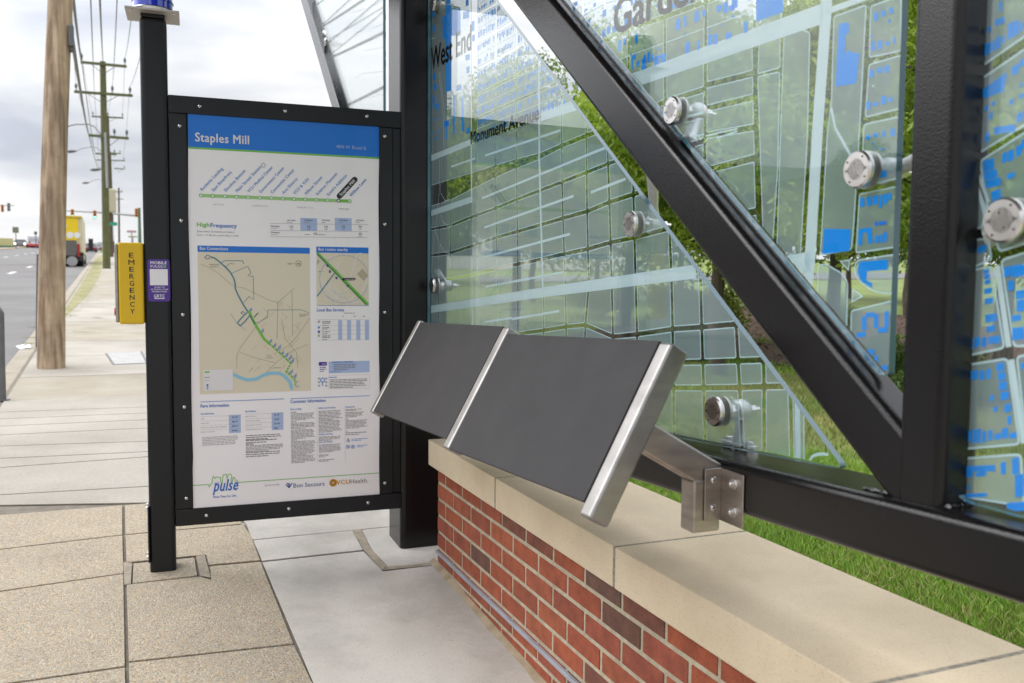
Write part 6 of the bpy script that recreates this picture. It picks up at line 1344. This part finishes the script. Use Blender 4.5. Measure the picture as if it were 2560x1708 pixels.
def shrub(base, R, H_, label, seed, n=3500, m=LEAFD, size=.05):
    rd_ = random.Random(seed); b = np.array(base, float); t = thing('shrub', b, label, 'shrub', 'shrubs in the planting bed'); mb = MB(); cs_, rs_ = [], []
    for k in range(9):
        a = k * 2.39; q = b + np.array([math.cos(a) * R * .55, math.sin(a) * R * .55, H_ * rd_.uniform(.35, .8)]); cs_.append(q); rs_.append(R * .42); mb.tube([b, q], [.014, .006], 5, caps=False)
    mb.build('stem', BARK, t); mesh_leaves('foliage', *leaf_cloud(cs_, rs_, n, size, seed), m, t)
shrub(TB(2264, 7.2), .30, .42, 'low dark shrub in the mulch left of the right post', 41)
shrub(TB(2250, 9.6), .42, .55, 'rounded dark shrub farther back left of the right post', 42)
shrub(TB(1745, 12.5), .75, .95, 'yellow green bush seen between triangular pane and near diagonal', 43, 6000, LEAFY, .07)
shrub(TB(1690, 11.0), .5, .6, 'dark green bush at the left end of the mulch bed', 44, 5000)
shrub(TB(2450, 8.8), .5, .5, 'dark shrub behind the right edge pane', 45)
shrub(TB(2050, 13), .6, .6, 'bush in the middle of the bed behind the Gardens pane', 46, 5000)
shrub(TB(1500, 17), .8, .9, 'pale green bush behind the triangular pane', 47, 5000, LEAFY, .08)
# weeds in the mulch
tufts('weeds', [(G(x, y), 1) for x, y in ((1850, 905), (1900, 860), (1960, 930), (2255, 850), (2250, 880), (1760, 850), (2262, 950))], 160, .12, (.3, .3), BLADE, 'scattered weeds growing in the mulch bed', 8)
# low pale building far behind, seen through the panes
t = thing('low_building', TB(1270, 60), 'low pale building far away behind the triangular pane', 'building'); c = TB(1270, 60); d = yawv(75)
mb = MB(); mb.box(c - d * 9, d * 18, yawv(-15) * 8, UP * 3.0); mb.build('wall', mat('pale_render', (.7, .68, .64), rough=.8, noise=.05), t)
mb = MB(); mb.box(c - d * 9.3 + UP * 3.0 - yawv(-15) * .3, d * 18.6, yawv(-15) * 8.6, UP * .35); mb.build('roof', PALEM, t)
for k in range(5): 
    mb = MB(); mb.box(c + d * (-7.5 + 3.2 * k) - yawv(-15) * .04 + UP * .9, d * 1.8, yawv(-15) * .05, UP * 1.3); mb.build('window', mat('dark_glazing', (.03, .035, .04), rough=.1), t)
# across the street: unseen shops and trees added to darken reflections
def block(name, s, t_, w_, dp, h, m, label):
    p = sp(s, t_ + curb_t, 0); t = thing(name, p, label, 'building', 'unseen shops added across the street'); mb = MB(); mb.box(p - UP * .5, SDIR * w_, -SPER * dp, UP * (h + .5)); mb.build('wall', m, t)
    mb = MB(); mb.box(p + UP * h - SDIR * .2 + SPER * .2, SDIR * (w_ + .4), -SPER * (dp + .4), UP * .4); mb.build('parapet', PALEM, t)
    k = 1.5
    while k < w_ - 3:
        mb = MB(); mb.box(p + SDIR * k + UP * .6 + SPER * .03, SDIR * 2.4, -SPER * .05, UP * 1.9); mb.build('window', mat('dark_glazing', (.03, .035, .04)), t); k += 3.6
block('unseen_shop', -16, -30, 22, 12, 5.0, mat('brown_brick_wall', (.16, .09, .065), rough=.9, noise=.1), 'brown brick shop building added across the street for dark reflections, unseen beyond the left edge')
block('unseen_shop', 9, -32, 16, 12, 4.2, mat('tan_render', (.30, .26, .20), rough=.9, noise=.1), 'tan rendered shop building added across the street for dark reflections, unseen beyond the left edge')
block('unseen_shop', 28, -31, 20, 12, 6.5, mat('red_brick_wall', (.20, .08, .055), rough=.9, noise=.1), 'taller red brick shop building added across the street for dark reflections, unseen beyond the left edge')
block('unseen_shop', 52, -31, 34, 12, 7.0, mat('grey_render', (.22, .215, .20), rough=.9, noise=.1), 'long grey rendered shop building added across the street for dark reflections, unseen beyond the left edge')
for k, (s, q) in enumerate(((-10, -26), (-1, -27), (6, -27), (15, -27), (24, -27), (34, -27))):
    tree(sp(s, q + curb_t), 6.0 + (k % 2), 2.3, ('first', 'second', 'third', 'fourth', 'fifth', 'sixth')[k] + ' unseen street tree added in front of the shops for dark reflections, counted from the camera side', 60 + k, 6000, .2, m=LEAFD, group='unseen street trees added across the road')
